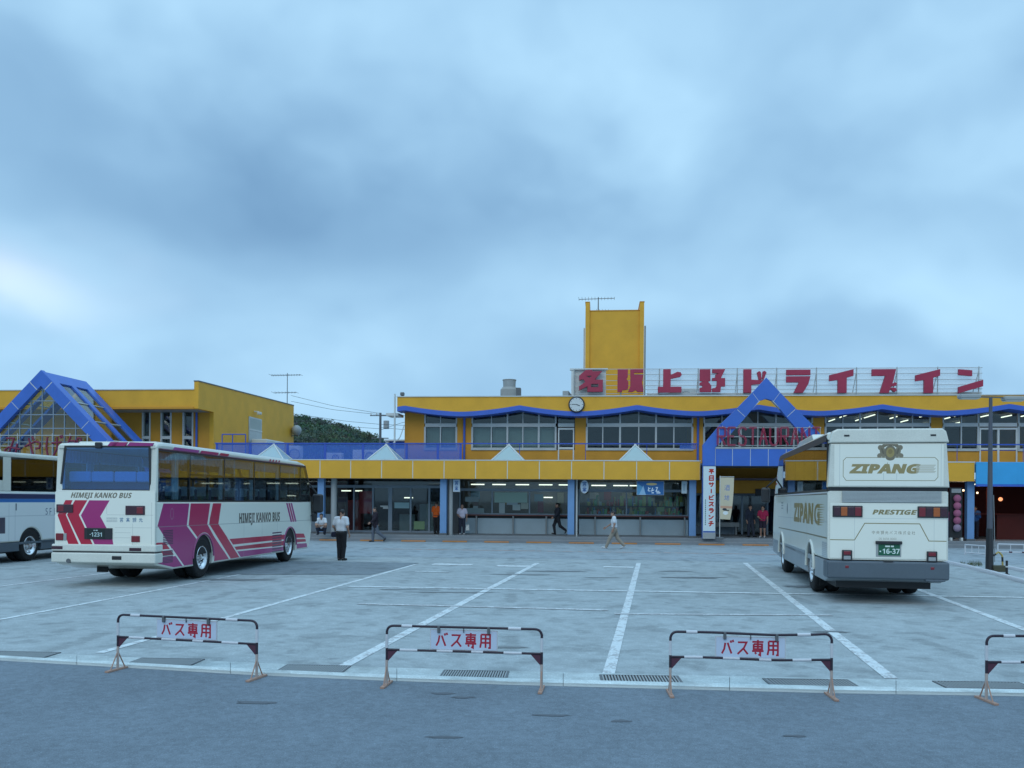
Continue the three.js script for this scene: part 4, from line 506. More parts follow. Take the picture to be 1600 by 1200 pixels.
{
  const t = thing('glazed_gable', 'blue triangular glazed gable with red lettering at the left edge', 'gable', [-25.9, 0, 1.2], 0, undefined, FB);
  const AP = 8.67, D = 3.95, sl = (x) => AP - Math.abs(x), B = 5.1;                   // 45 degree slopes down to B on either side
  // front band panels: apex piece and three panels a side, white joints
  const th = .82, pan = (pts) => part(t, 'front_panel', ext(pts, -.3, 0, .006), M.blue);
  const nrm = (x, m) => [m * x, AP - x], inn = (x, m) => [m * (x - th / 2), AP - th / 2 - x];
  pan([[0, AP], nrm(.6, -1), inn(.6, -1), [0, AP - th], inn(.6, 1), nrm(.6, 1)]);
  for (const m of [-1, 1]) { const xs = [.62, 1.62, 2.62, 3.62, 5.1]; for (let k = 0; k < 4; k++) pan([nrm(xs[k] + .01, m), nrm(xs[k + 1] - .01, m), inn(xs[k + 1] - .01, m), inn(xs[k] + .01, m)]); }
  part(t, 'joint_backing', ext([[0, AP - .03], [-B, AP - B - .03], [-B + th / 2, AP - th / 2 - B], [0, AP - th + .02], [B - th / 2, AP - th / 2 - B], [B, AP - B - .03]], -.27, -.006), M.joint);
  for (const m of [-1, 1]) {                                                       // roof slopes: beams round two long openings with glass
    const q = (s, d, up) => { const c = Math.SQRT1_2; return [m * (s * c + up * c) , AP - s * c + up * c - .16, -d]; };
    const slab = (s0, s1, d0, d1, u0 = 0, u1 = .12) => { const g = bx(s0, s1, u0, u1, -d1, -d0); g.rotateZ(m > 0 ? -Math.PI / 4 : -3 * Math.PI / 4); if (m < 0) g.scale(1, 1, 1); return g.translate(0, AP - .16, 0); };
    const LL = 7.2, y0 = m > 0 ? 0 : -.12, y1 = m > 0 ? .12 : 0;
    part(t, 'roof_slope', [slab(.0, .75, .02, D, y0, y1), slab(.75, LL, .02, .62, y0, y1), slab(.75, LL, 1.72, 2.1, y0, y1), slab(.75, LL, 3.2, D, y0, y1), slab(LL - .4, LL, .62, 1.72, y0, y1), slab(LL - .4, LL, 2.1, 3.2, y0, y1)], M.blue);
    part(t, 'roof_glass', slab(.75, LL - .4, .62, 1.72, y0 + .04, y0 + .046), M.glass); part(t, 'roof_glass', slab(.75, LL - .4, 2.1, 3.2, y0 + .04, y0 + .046), M.glass);
    const bars2 = []; for (const s of [2.1, 3.5, 4.9]) bars2.push(slab(s, s + .05, .62, 1.72, y0 + .03, y0 + .09), slab(s, s + .05, 2.1, 3.2, y0 + .03, y0 + .09)); part(t, 'glazing_bar', bars2, M.frame);
    part(t, 'leg', bx(m * (B - .55), m * (B - .05), 0, AP - B + .1, -3.4, -.05), M.blue);
  }
  const gb = [], W0 = -.22, inner = (x) => AP - th - Math.abs(x); for (let k = -6; k <= 6; k++) { const x = k * .61 - .05; if (inner(x) > 4.3) gb.push(bx(x - .025, x + .025, 3.9, inner(x) + .1, W0 - .04, W0 + .02)); } for (const v of [4.98, 5.68, 6.39, 7.1]) { const h = AP - th - v; gb.push(bx(-h - .05, h + .05, v - .025, v + .025, W0 - .035, W0 + .025)); }
  part(t, 'glazing_grid', gb, M.alu); part(t, 'front_glass', ext([[0, AP - th], [-4.6, AP - th - 4.6 + .3], [-4.6, 3.9], [4.6, 3.9], [4.6, AP - th - 4.6 + .3]], W0 - .012, W0 - .006), M.glass);
  part(t, 'beam', bx(-4.5, 4.5, 3.4, 3.9, -.3, 0), M.blue);
  const lat = []; for (const v of [4.2, 4.75, 5.3]) lat.push(bx(-4.2, 2.7, v - .02, v + .02, .02, .05)); for (let k = 0; k < 8; k++) lat.push(bx(-4.1 + k * .95, -4.06 + k * .95, 4.1, 5.4, .016, .04)); part(t, 'lattice', lat, M.frame);
  [...'おみやげ処'].forEach((c, i) => { const x0 = -3.05 + i * 1.12, g = []; for (const s of GL[c]) { const p = s.split(' ').map((q) => q.split(',').map(Number)); for (let k = 0; k < p.length - 1; k++) g.push(rod([x0 + p[k][0] * .0098, 5.3 - p[k][1] * .0112, .12], [x0 + p[k + 1][0] * .0098, 5.3 - p[k + 1][1] * .0112, .12], .05, .05, 7)); } part(t, 'letter', g, M.redDull); });
}
// ------------------------------------------------------------------ coaches. Local axes: x to the right, -z forwards, origin on the ground under the rear bumper
M.busWhite = paint(0.85, 0.84, 0.74, { roughness: 0.28, clearcoat: 0.5, clearcoatRoughness: 0.12, bumpScale: 0 }); M.busSkirt = paint(0.36, 0.4, 0.43, { roughness: 0.4, bumpScale: 0 }); M.busBumper = paint(0.11, 0.14, 0.17, { roughness: 0.45, bumpScale: 0 });
M.lampRed = new THREE.MeshPhysicalMaterial({ color: rgb(0.2, 0.012, 0.02), roughness: 0.15, clearcoat: 1 }); M.lampDark = new THREE.MeshPhysicalMaterial({ color: rgb(0.05, 0.01, 0.02), roughness: 0.2, clearcoat: 1 }); M.lampAmber = new THREE.MeshPhysicalMaterial({ color: rgb(0.42, 0.1, 0.015), roughness: 0.15, clearcoat: 1 });
M.seat = paint(0.07, 0.09, 0.16, { roughness: 0.95 }); M.headrest = paint(0.62, 0.78, 0.86, { roughness: 0.95 }); M.busFloor = paint(0.05, 0.05, 0.055, { roughness: 0.9 });
const sideExt = (pts, W, bev = .04) => ext(pts, 0, W, bev).rotateY(Math.PI / 2).translate(-W / 2, 0, 0);       // outline given as (distance from the rear, height)
function outline(pts, arches, inset = 0) {                                                                      // outline with round wheel arches cut out of its lower edge
  const s = new THREE.Shape(); pts.forEach((p, i) => i ? s.lineTo(...p) : s.moveTo(...p));
  const y = pts[0][1]; for (const [c, r, cy] of arches) { const R = r + inset, h = Math.sqrt(Math.max(0, R * R - (cy - y) ** 2)), a0 = Math.atan2(y - cy, h), a1 = Math.PI - a0; s.lineTo(c + h, y); s.absarc(c, cy, R, a0, a1, false); s.lineTo(c - h, y); }
  s.closePath(); return s;
}
function sidePanel(parent, name, shape, side, x, m, L, v0, v1) {                                                // a printed sheet on the flank
  const g = new THREE.ShapeGeometry(shape, 14), p = g.attributes.position, uv = g.attributes.uv;
  for (let i = 0; i < p.count; i++) { const s = p.getX(i), v = p.getY(i); uv.setXY(i, side > 0 ? s / L : 1 - s / L, (v - v0) / (v1 - v0)); p.setXYZ(i, x * side, v, -s); }
  if (side < 0) { const a = g.index.array; for (let i = 0; i < a.length; i += 3) [a[i], a[i + 2]] = [a[i + 2], a[i]]; }
  g.computeVertexNormals(); g.userData.keepUV = true; return part(parent, name, g, m);
}
const tyreG = (w, r) => new THREE.LatheGeometry([[.3, -w / 2], [r - .06, -w / 2], [r - .015, -w / 2 + .03], [r, -w / 2 + .07], [r, w / 2 - .07], [r - .015, w / 2 - .03], [r - .06, w / 2], [.3, w / 2]].map((q) => new THREE.Vector2(...q)), 40).rotateZ(Math.PI / 2);
function wheel(t, x, s, r, w, side, dish) {
  const o = part(t, 'wheel', tyreG(w, r), M.rubber); o.position.set(x, r + .01, -s); o.rotation.y = side > 0 ? 0 : Math.PI;
  const rim = new THREE.LatheGeometry((dish ? [[0, .02], [.09, .02], [.1, -.02], [.2, -.05], [.24, .05], [.29, .09], [.31, .1], [.31, .06]] : [[0, .1], [.1, .1], [.12, .06], [.2, .05], [.26, .0], [.29, .08], [.31, .1], [.31, .06]]).map(([a, b]) => new THREE.Vector2(a, b + w / 2 - .09)), 36).rotateZ(-Math.PI / 2);
  const nuts = []; for (let k = 0; k < 10; k++) { const a = k * Math.PI / 5; nuts.push(rod([w / 2 - .06, Math.cos(a) * .15, Math.sin(a) * .15], [w / 2 - (dish ? .01 : .015), Math.cos(a) * .15, Math.sin(a) * .15], .018, .018, 6)); }
  part(o, 'rim', rim, M.chrome); part(o, 'wheel_nuts', nuts, M.steel); const holes = []; for (let k = 0; k < 8; k++) { const a = (k + .5) * Math.PI / 4; holes.push(new THREE.CylinderGeometry(.026, .026, .012, 10).rotateZ(Math.PI / 2).translate(w / 2 - (dish ? .075 : .055), Math.cos(a) * .222, Math.sin(a) * .222)); } part(o, 'vent_holes', holes, M.black);
}
function seats(t, s0, s1, y, W, cover) { const b = [], h = []; for (let s = s0; s < s1; s += .86) for (const x of [-.92, -.44, .44, .92]) { b.push(rbx(x - .22, x + .22, y, y + .5, -s - .5, -s - .06, .06, 1), rbx(x - .22, x + .22, y + .35, y + 1.08, -s - .14, -s, .05, 1)); h.push(rbx(x - .2, x + .2, y + .86, y + 1.13, -s - .155, -s + .014, .05, 1)); } part(t, 'seats', b, M.seat); part(t, 'headrest_covers', h, cover); }
function curtains(t, list, x, y0, y1, m) { const g = []; for (const [s, n] of list) for (let k = 0; k < n; k++) g.push(rod([x + (k % 2) * .03, y0, -s - k * .055], [x + (k % 2) * .03, y1, -s - k * .055], .035, .03, 6)); part(t, 'curtain', g, m); }

// the white coach with magenta and red stripes
{
  const A = 5.9 * Math.PI / 180, W = 2.5, t = thing('coach', 'white coach with magenta and red arrow stripes, seen from its rear right corner', 'bus', [-8.39 - 1.25 * Math.cos(A), .006, -21.1 - 1.25 * Math.sin(A)], -A);
  const arches = [[9.1, .6, .55], [2.56, .6, .56]], X = W / 2;
  const low = [[.9, .36], [10.9, .36], [11.12, .5], [11.28, 1.0], [11.3, 1.5], [11.22, 2.02], [0.02, 2.02], [-.02, 1.2], [.0, .55], [.12, .5]];
  const body = (() => { const s = new THREE.Shape(); s.moveTo(.9, .36); for (const [c, r, cy] of [...arches].reverse()) { const h = Math.sqrt(r * r - (cy - .36) ** 2), a = Math.atan2(.36 - cy, -h); s.lineTo(c - h, .36); s.absarc(c, cy, r, a, Math.atan2(.36 - cy, h), true); s.lineTo(c + h, .36); } low.slice(1).forEach((p) => s.lineTo(...p)); s.closePath(); return s; })();
  part(t, 'body', sideExt(body, W, .045), M.busWhite);
  part(t, 'chassis', [bx(-.95, .95, .36, .9, -10.6, -1.5), bx(-1.2, 1.2, .64, 1.18, -10.8, -.2)], M.black);
  part(t, 'roof', sideExt([[.03, 3.27], [10.62, 3.27], [10.4, 3.36], [9.9, 3.41], [.4, 3.43], [.12, 3.4], [.03, 3.33]], W, .07), M.busWhite); part(t, 'roof_crown', rbx(-1.0, 1.0, 3.38, 3.47, -9.6, -.5, .04), M.busWhite);
  part(t, 'floor', bx(-1.2, 1.2, 1.18, 1.26, -10.9, -.3), M.busFloor); seats(t, .55, 9.6, 1.28, W, M.headrest);
  // glazing of the flanks: pillars, rails, panes
  for (const m of [-1, 1]) {
    const x = m * (X - .035), P = [], b = (s0, s1, v0, v1, d = .05) => P.push(bx(x - d / 2, x + d / 2, v0, v1, -s1, -s0));
    for (const s of [1.75, 3.83, 5.99, 8.13, 10.1]) b(s - .035, s + .035, 2.02, 3.27); for (const s of [2.82, 4.89, 7.07, 8.97]) b(s - .025, s + .025, 2.02, 2.68, .045); b(1.78, 10.9, 2.68, 2.74, .046); b(.1, 10.9, 2.021, 2.07, .047); b(.1, 10.6, 3.2, 3.269, .048);
    part(t, 'window_frame', P, M.plastic); const cs = [.12, 1.75, 3.83, 5.99, 8.13, 10.1];
    const pane = (pts) => part(t, 'window', ext(pts, 0, .006).rotateY(Math.PI / 2).translate(m * (X - .004) - .003, 0, 0), M.busGlass);
    pane([[.12, 2.05], [1.73, 2.05], [1.73, 3.22], [.12, 3.22]]); for (let i = 1; i < 5; i++) pane([[cs[i] + .03, 2.05], [cs[i + 1] - .03, 2.05], [cs[i + 1] - .03, 3.22], [cs[i] + .03, 3.22]]);
    pane([[10.13, 2.05], [11.15, 2.05], [10.98, 2.7], [10.6, 3.22], [10.13, 3.22]]); part(t, 'front_pillar', sideExt([[11.1, 2.02], [11.22, 2.02], [11.05, 2.7], [10.62, 3.3], [10.5, 3.27], [10.94, 2.68]], .07, .01).translate(m * (X - .04), 0, 0), M.plastic);
    part(t, 'rear_pillar', sideExt([[-.01, 2.02], [.13, 2.02], [.13, 3.3], [.06, 3.3]], .16, .02).translate(m * (X - .08), 0, 0), M.busWhite);
  }
  part(t, 'windscreen', ext([[-1.18, 0], [1.18, 0], [1.12, 1.42], [-1.12, 1.42]], -.01, 0).rotateX(.42 - Math.PI * 0).translate(0, 2.0, -11.18), M.busGlass);
  curtains(t, [[1.0, 5], [3.7, 4], [5.85, 4], [8.0, 4]], 1.16, 2.06, 3.2, paint(.6, .78, .88, { roughness: .95 })); curtains(t, [[1.2, 4], [3.7, 3], [5.85, 3], [8, 3]], -1.18, 2.06, 3.2, paint(.6, .78, .88, { roughness: .95 }));
  for (const m of [-1, 1]) part(t, 'valance', [[.2, 1.7], [1.85, 3.75], [3.95, 5.9], [6.1, 8.05], [8.25, 10]].flatMap(([a, b]) => { const g = []; for (let q = a; q < b - .05; q += .13) g.push(rod([m * 1.14, 2.98 + .03 * Math.sin(q * 24), -q], [m * 1.14, 3.24, -q], .07, .05, 6)); return g; }), paint(.34, .52, .72, { roughness: .95 }));
  // printed flank
  const L = 11.4, v0 = .36, v1 = 2.02, flank = (flip) => printMat(2048, 298, (x, w, h) => {
    const k = w / L, P = (s) => s.split(' ').map((q) => q.split(',').map(Number)).map(([a, b]) => [(flip ? L - a : a) * k, (v1 - b) * k]);
    const poly = (s, c) => { x.fillStyle = c; x.beginPath(); P(s).forEach((q, i) => i ? x.lineTo(...q) : x.moveTo(...q)); x.fill(); }, li = (s, wd, c = '#e6e6dc') => { x.strokeStyle = c; x.lineWidth = wd * k; x.lineJoin = 'miter'; x.beginPath(); P(s).forEach((q, i) => i ? x.lineTo(...q) : x.moveTo(...q)); x.stroke(); };
    x.fillStyle = '#ecebde'; x.fillRect(0, 0, w, h);
    poly('4.1,.97 8.75,.93 8.75,.78 4.3,.8', '#c01a44'); poly('4.3,.73 8.75,.73 8.75,.58 4.5,.64', '#b8143a'); poly('4.6,.59 8.75,.54 8.75,.3 5,.3', '#a82c78'); poly('9.55,.93 10.45,.9 10.63,.75 9.55,.79', '#c01a44'); poly('9.55,.74 10.64,.7 10.7,.61 9.55,.63', '#b8143a'); poly('9.55,.58 10.76,.55 10.9,.3 9.55,.3', '#a82a74');
    poly('0,1.05 .45,1.04 .7,.87 0,.88', '#bb1a3c'); poly('0,.84 .75,.84 .9,.72 0,.73', '#b01536'); poly('0,.68 1.05,.68 1.6,.3 0,.3', '#a52a74');
    poly('.39,2.02 1.74,2.02 1.6,1.42 2.22,1.0 2.1,.3 1.5,.3 .09,1.45', '#a5286f'); poly('1.8,2.02 2.94,2.02 2.76,1.42 3.2,1.06 4.3,.3 2,.3 2.25,1.0 1.68,1.42', '#b51f55'); poly('2.25,1.0 2.0,.3 4.3,.3 3.2,1.06', '#b8245f'); poly('3.12,2.02 3.64,2.02 3.45,1.41 5.1,.3 4.25,.3 2.84,1.41', '#bd1b46');
    li('1.76,2.04 1.62,1.42 2.3,.98', .07); li('3.0,2.04 2.83,1.41 4.42,.26', .075); li('4.05,1.03 5.12,.28', .055); li('.8,.86 1.62,.26', .055);
    for (const [a, c] of [[0, '#a3257a'], [.21, '#b0206a'], [.42, '#a3257a']]) poly(`${8.66 + a},2.0 ${8.8 + a},2.0 ${9.28 + a},1.34 ${9.12 + a},1.34`, c);
    x.fillStyle = '#5c5548'; const txt = (s, a, b, hh, len) => { x.font = 'bold 100px sans-serif'; const m = x.measureText(s).width, sy = hh * k / 72; x.save(); x.translate((flip ? L - b : a) * k, 0); x.translate(0, (v1 - 1.4) * k); x.transform(len * k / m, 0, flip ? 0 : 0, sy, 0, 0); x.lineWidth = 5; x.fillText(s, 0, 0); x.strokeStyle = '#5c5548'; x.strokeText(s, 0, 0); x.restore(); };
    txt('HIMEJI KANKO BUS', 4.82, 8.15, .27, 3.3);
    li('0,1.42 11.4,1.36', .012, '#9b9a95'); for (const s of [5.2, 6.6, 7.9]) li(`${s},1.4 ${s},.36`, .01, '#a9a8a2');
    x.fillStyle = '#4c1a42'; for (let r = 0; r < 9; r++) { x.fillRect((flip ? L - .86 : .36) * k, (v1 - 1.33 + r * .04) * k, .5 * k, .024 * k); x.fillRect((flip ? L - .86 : .36) * k, (v1 - .84 + r * .035) * k, .5 * k, .02 * k); x.fillRect((flip ? L - 8.28 : 7.46) * k, (v1 - 1.04 + r * .085) * k, .82 * k, .04 * k); }
    x.beginPath(); x.ellipse((flip ? L - .8 : .8) * k, (v1 - 1.72) * k, .08 * k, .13 * k, 0, 0, 7); x.stroke();
  }, { roughness: .28, clearcoat: .5, clearcoatRoughness: .12 });
  const pshape = () => { const i = .05, s = new THREE.Shape(); s.moveTo(.9, .36 + i); for (const [c, r, cy] of [...arches].reverse()) { const R = r + i, y = .36 + i, h = Math.sqrt(R * R - (cy - y) ** 2); s.lineTo(c - h, y); s.absarc(c, cy, R, Math.atan2(y - cy, -h), Math.atan2(y - cy, h), true); s.lineTo(c + h, y); } [[10.88, .41], [11.07, .53], [11.23, 1.0], [11.25, 1.5], [11.17, 1.975], [.06, 1.975], [.03, 1.2], [.05, .59], [.13, .55]].forEach((p) => s.lineTo(...p)); s.closePath(); return s; };
  sidePanel(t, 'side_panel', pshape(), 1, X + .003, flank(false), L, v0, v1); sidePanel(t, 'side_panel', pshape(), -1, X + .003, flank(true), L, v0, v1);
  for (const m of [-1, 1]) for (const [c, r, cy] of arches) part(t, 'arch_trim', new THREE.TorusGeometry(r + .01, .022, 6, 30, Math.PI).rotateY(Math.PI / 2).translate(m * (X + .002), cy, -c), m > 0 ? paint(.46, .1, .26, { roughness: .4 }) : M.busWhite);
  // stripes over the roof edge
  const rs = (a, b, r, g, bl, sl = .06) => [-1, 1].forEach((m) => part(t, 'roof_stripe', ext([[a, 3.29], [b, 3.29], [b + sl, 3.36], [a + sl, 3.36]], 0, .01).rotateY(Math.PI / 2).translate(m * (X + .001) - .005, 0, 0), paint(r, g, bl, { roughness: .3 })));
  rs(.85, 2.2, .42, .07, .3); rs(2.33, 3.38, .46, .03, .14); rs(3.5, 4.06, .48, .02, .08); for (let k = 0; k < 4; k++) rs(7.15 + k * .26, 7.27 + k * .26, .42, .04, .12); rs(.1, 10.3, .35, .05, .2, 0); t.children.slice(-2).forEach((o) => o.scale.set(1, .12, 1)); t.children.slice(-2).forEach((o) => o.position.set(0, 3.27 - 3.29 * .12, 0));
  // rear face
  part(t, 'rear_frame', [rbx(-1.22, 1.22, 2.0, 2.28, -.14, .008, .03), rbx(-1.2, 1.2, 3.27, 3.36, -.14, -.02, .02)], M.busWhite); part(t, 'rear_window', [ext([[-1.14, 2.27], [1.1, 2.27], [1.07, 3.31], [-1.02, 3.31]], -.026, -.02)], M.rearGlass, 'wide rear window'); part(t, 'window_seal', ext([[-1.17, 2.25], [1.13, 2.25], [1.1, 3.34], [-1.05, 3.34]], -.034, -.012, .004, [[[-1.11, 2.3], [-1.0, 3.29], [1.05, 3.29], [1.08, 2.3]]]), M.plastic);
  part(t, 'rear_shelf', bx(-1.1, 1.1, 2.12, 2.2, -.5, -.15), M.seat); part(t, 'rear_headrest', [-.86, -.29, .29, .86].map((x) => rbx(x - .28, x + .28, 2.48, 2.74, -.42, -.34, .06)), M.headrest); part(t, 'rear_bench', bx(-1.15, 1.15, 1.27, 2.5, -.54, -.44), M.seat);
  const RP = printMat(1024, 512, (x, w, h) => {
    const k = w / 2.5, X0 = -2.5, P = (s) => s.split(' ').map((q) => q.split(',').map(Number)).map(([a, b]) => [(a - X0) * k, (2.24 - b) * k]);
    const poly = (s, c) => { x.fillStyle = c; x.beginPath(); P(s).forEach((q, i) => i ? x.lineTo(...q) : x.moveTo(...q)); x.fill(); };
    x.fillStyle = '#ecebde'; x.fillRect(0, 0, w, h);
    poly('-2.24,2.04 -2.06,2.04 -2.1,1.95 -2.23,1.69 -1.9,1 -2.16,1 -2.44,1.68', '#bb1836'); poly('-2.0,2.04 -1.69,2.04 -1.9,1.69 -1.55,1 -1.84,1 -2.2,1.69', '#b91a3a'); poly('-1.64,2.04 -1.13,2.04 -1.36,1.66 -1.05,1.12 -1.03,1 -1.5,1 -1.85,1.68', '#a6286f');
    x.fillStyle = '#7d7462'; x.font = 'bold 100px sans-serif'; const m = x.measureText('HIMEJI KANKO BUS').width; x.save(); x.translate((-2.12 - X0) * k, (2.24 - 2.1) * k); x.transform(1.52 * k / m, 0, -.2, .12 * k / 72, 0, 0); x.fillText('HIMEJI KANKO BUS', 0, 0); x.strokeStyle = '#7d7462'; x.lineWidth = 4; x.strokeText('HIMEJI KANKO BUS', 0, 0); x.restore();
    x.strokeStyle = '#335f86'; [...'営業観光'].forEach((c, i) => strokes(x, c, (-.88 - X0 + i * .16) * k, (2.24 - 1.64) * k, .1 * k, .11 * k, 4)); x.strokeStyle = '#8a8f92'; x.lineWidth = 2; for (const v of [1.63, 1.57]) for (let i = 0; i < 8; i++) x.strokeRect((-1.2 - X0 + i * .034) * k, (2.24 - v) * k, .022 * k, .035 * k);
    x.strokeStyle = '#a3a29c'; x.lineWidth = 2; for (const s of ['-1.2,1.7 -.04,1.7', '-2.5,1.72 -2.3,1.71', '-1.2,1.94 -1.2,1.72', '-.55,1.5 -.55,1', '-1,1.4 -.08,1.4', '-1,1.28 -.6,1.28', '-1,1.16 -.6,1.16', '-.08,2.0 -.08,1.0']) { x.beginPath(); P(s).forEach((q, i) => i ? x.lineTo(...q) : x.moveTo(...q)); x.stroke(); }
  }, { roughness: .28, clearcoat: .5, clearcoatRoughness: .12 });
  { const g = panelGeo(-1.245, 1.245, .99, 2.24, .024), p = g.attributes.position; part(t, 'rear_panel', g, RP, 'rear panel with red and magenta arrow stripes'); part(t, 'rear_panel_edge', rbx(-1.25, 1.25, .98, 2.245, -.05, .021, .012, 1), M.busWhite); }
  const bxr = (x0, x1, v0, v1, z, m, name) => part(t, name, rbx(x0 + 1.25, x1 + 1.25, v0, v1, .0, z, .012, 1), m);
  bxr(-2.46, -2.04, 1.74, 1.94, .045, M.lampDark, 'rear_lamp'); bxr(-.73, -.25, 1.7, 1.92, .045, M.lampDark, 'rear_lamp'); bxr(-.45, -.29, 1.73, 1.89, .05, M.lampRed, 'lamp_lens'); bxr(-2.42, -2.27, 1.77, 1.91, .05, M.lampRed, 'lamp_lens');
  bxr(-2.47, -2.28, 1.08, 1.25, .045, M.lampRed, 'rear_lamp'); bxr(-.58, -.37, 1.06, 1.21, .045, M.lampRed, 'rear_lamp'); bxr(-2.27, -2.2, 1.08, 1.25, .04, M.grey, 'reflector');
  const pl = bxr(-1.75, -1.05, 1.12, 1.385, .05, M.plastic, 'plate_holder'); part(t, 'number_plate', panelGeo(-.42, .02, 1.13, 1.36, .054).translate(0, 0, 0), printMat(192, 96, (x, w, h) => { x.fillStyle = '#15211f'; x.fillRect(0, 0, w, h); x.fillStyle = '#b9cfcf'; x.font = 'bold 58px sans-serif'; x.fillText('·1231', 26, 74); x.font = '16px sans-serif'; x.fillRect(70, 8, 14, 10); x.fillRect(92, 8, 24, 10); }));
  part(t, 'rear_bumper', [rbx(-1.31, 1.29, .83, 1.0, -.3, .07, .035), rbx(-1.31, 1.29, .56, .8, -.3, .085, .035)], M.busWhite); part(t, 'bumper_groove', bx(-1.28, 1.26, .79, .84, -.28, .05), M.plastic);
  const bl = (x0, x1, v0, v1, z, m, n) => part(t, n, rbx(x0 + 1.25, x1 + 1.25, v0, v1, .03, z, .01, 1), m); bl(-2.55, -2.27, .87, .95, .078, M.lampDark, 'bumper_lamp'); bl(-.61, -.31, .85, .93, .078, M.lampDark, 'bumper_lamp'); bl(-1.03, -.79, .64, .73, .093, M.black, 'tow_hole');
  part(t, 'exhaust_pipe', [rod([-.86, .6, -.3], [-.86, .6, .1], .055, .055, 14)], M.greyDark); part(t, 'mud_flap', bx(-.48, -.2, .3, .56, -.5, -.47), M.rubber); part(t, 'rear_axle', [rod([-.9, .5, -2.56], [.9, .5, -2.56], .2, .2, 14), rbx(-.35, .35, .3, .72, -2.9, -2.2, .15)], M.black); part(t, 'roof_camera', rbx(.02 - .28, .15 - .25, 3.27, 3.42, -.06, .05, .03), M.plastic);
  part(t, 'roof_stripe', ext([[-.18, 3.33], [.02, 3.33], [.09, 3.425], [-.1, 3.425]], -.04, .0).translate(.22, 0, .008), paint(.4, .035, .2, { roughness: .3 })); part(t, 'roof_stripe', ext([[.12, 3.33], [.45, 3.33], [.52, 3.42], [.19, 3.42]], -.04, .0).translate(.03, 0, .008), paint(.42, .03, .17, { roughness: .3 })); part(t, 'roof_stripe', ext([[.5, 3.33], [1.12, 3.33], [1.16, 3.4], [.57, 3.42]], -.04, .0).translate(.03, 0, .008), paint(.38, .04, .22, { roughness: .3 }));
  wheel(t, X - .2, 9.1, .53, .29, 1, false); wheel(t, -X + .2, 9.1, .53, .29, -1, false); wheel(t, X - .19, 2.56, .53, .29, 1, true); wheel(t, -X + .19, 2.56, .53, .29, -1, true);
  for (const m of [-1, 1]) { part(t, 'inner_tyre', tyreG(.27, .53).translate(m * (X - .52), .54, -2.56), M.rubber); }
  part(t, 'mirror', [rbx(X + .06, X + .42, 1.62, 2.3, -11.4, -11.15, .08), rod([X + .2, 2.3, -11.28], [X - .1, 2.75, -11.1], .03), rod([X + .2, 1.66, -11.28], [X - .02, 1.5, -11.2], .025)], M.plastic); part(t, 'side_mirror', [rbx(X + .03, X + .22, 1.3, 1.6, -11.3, -11.16, .05)], M.plastic);
}
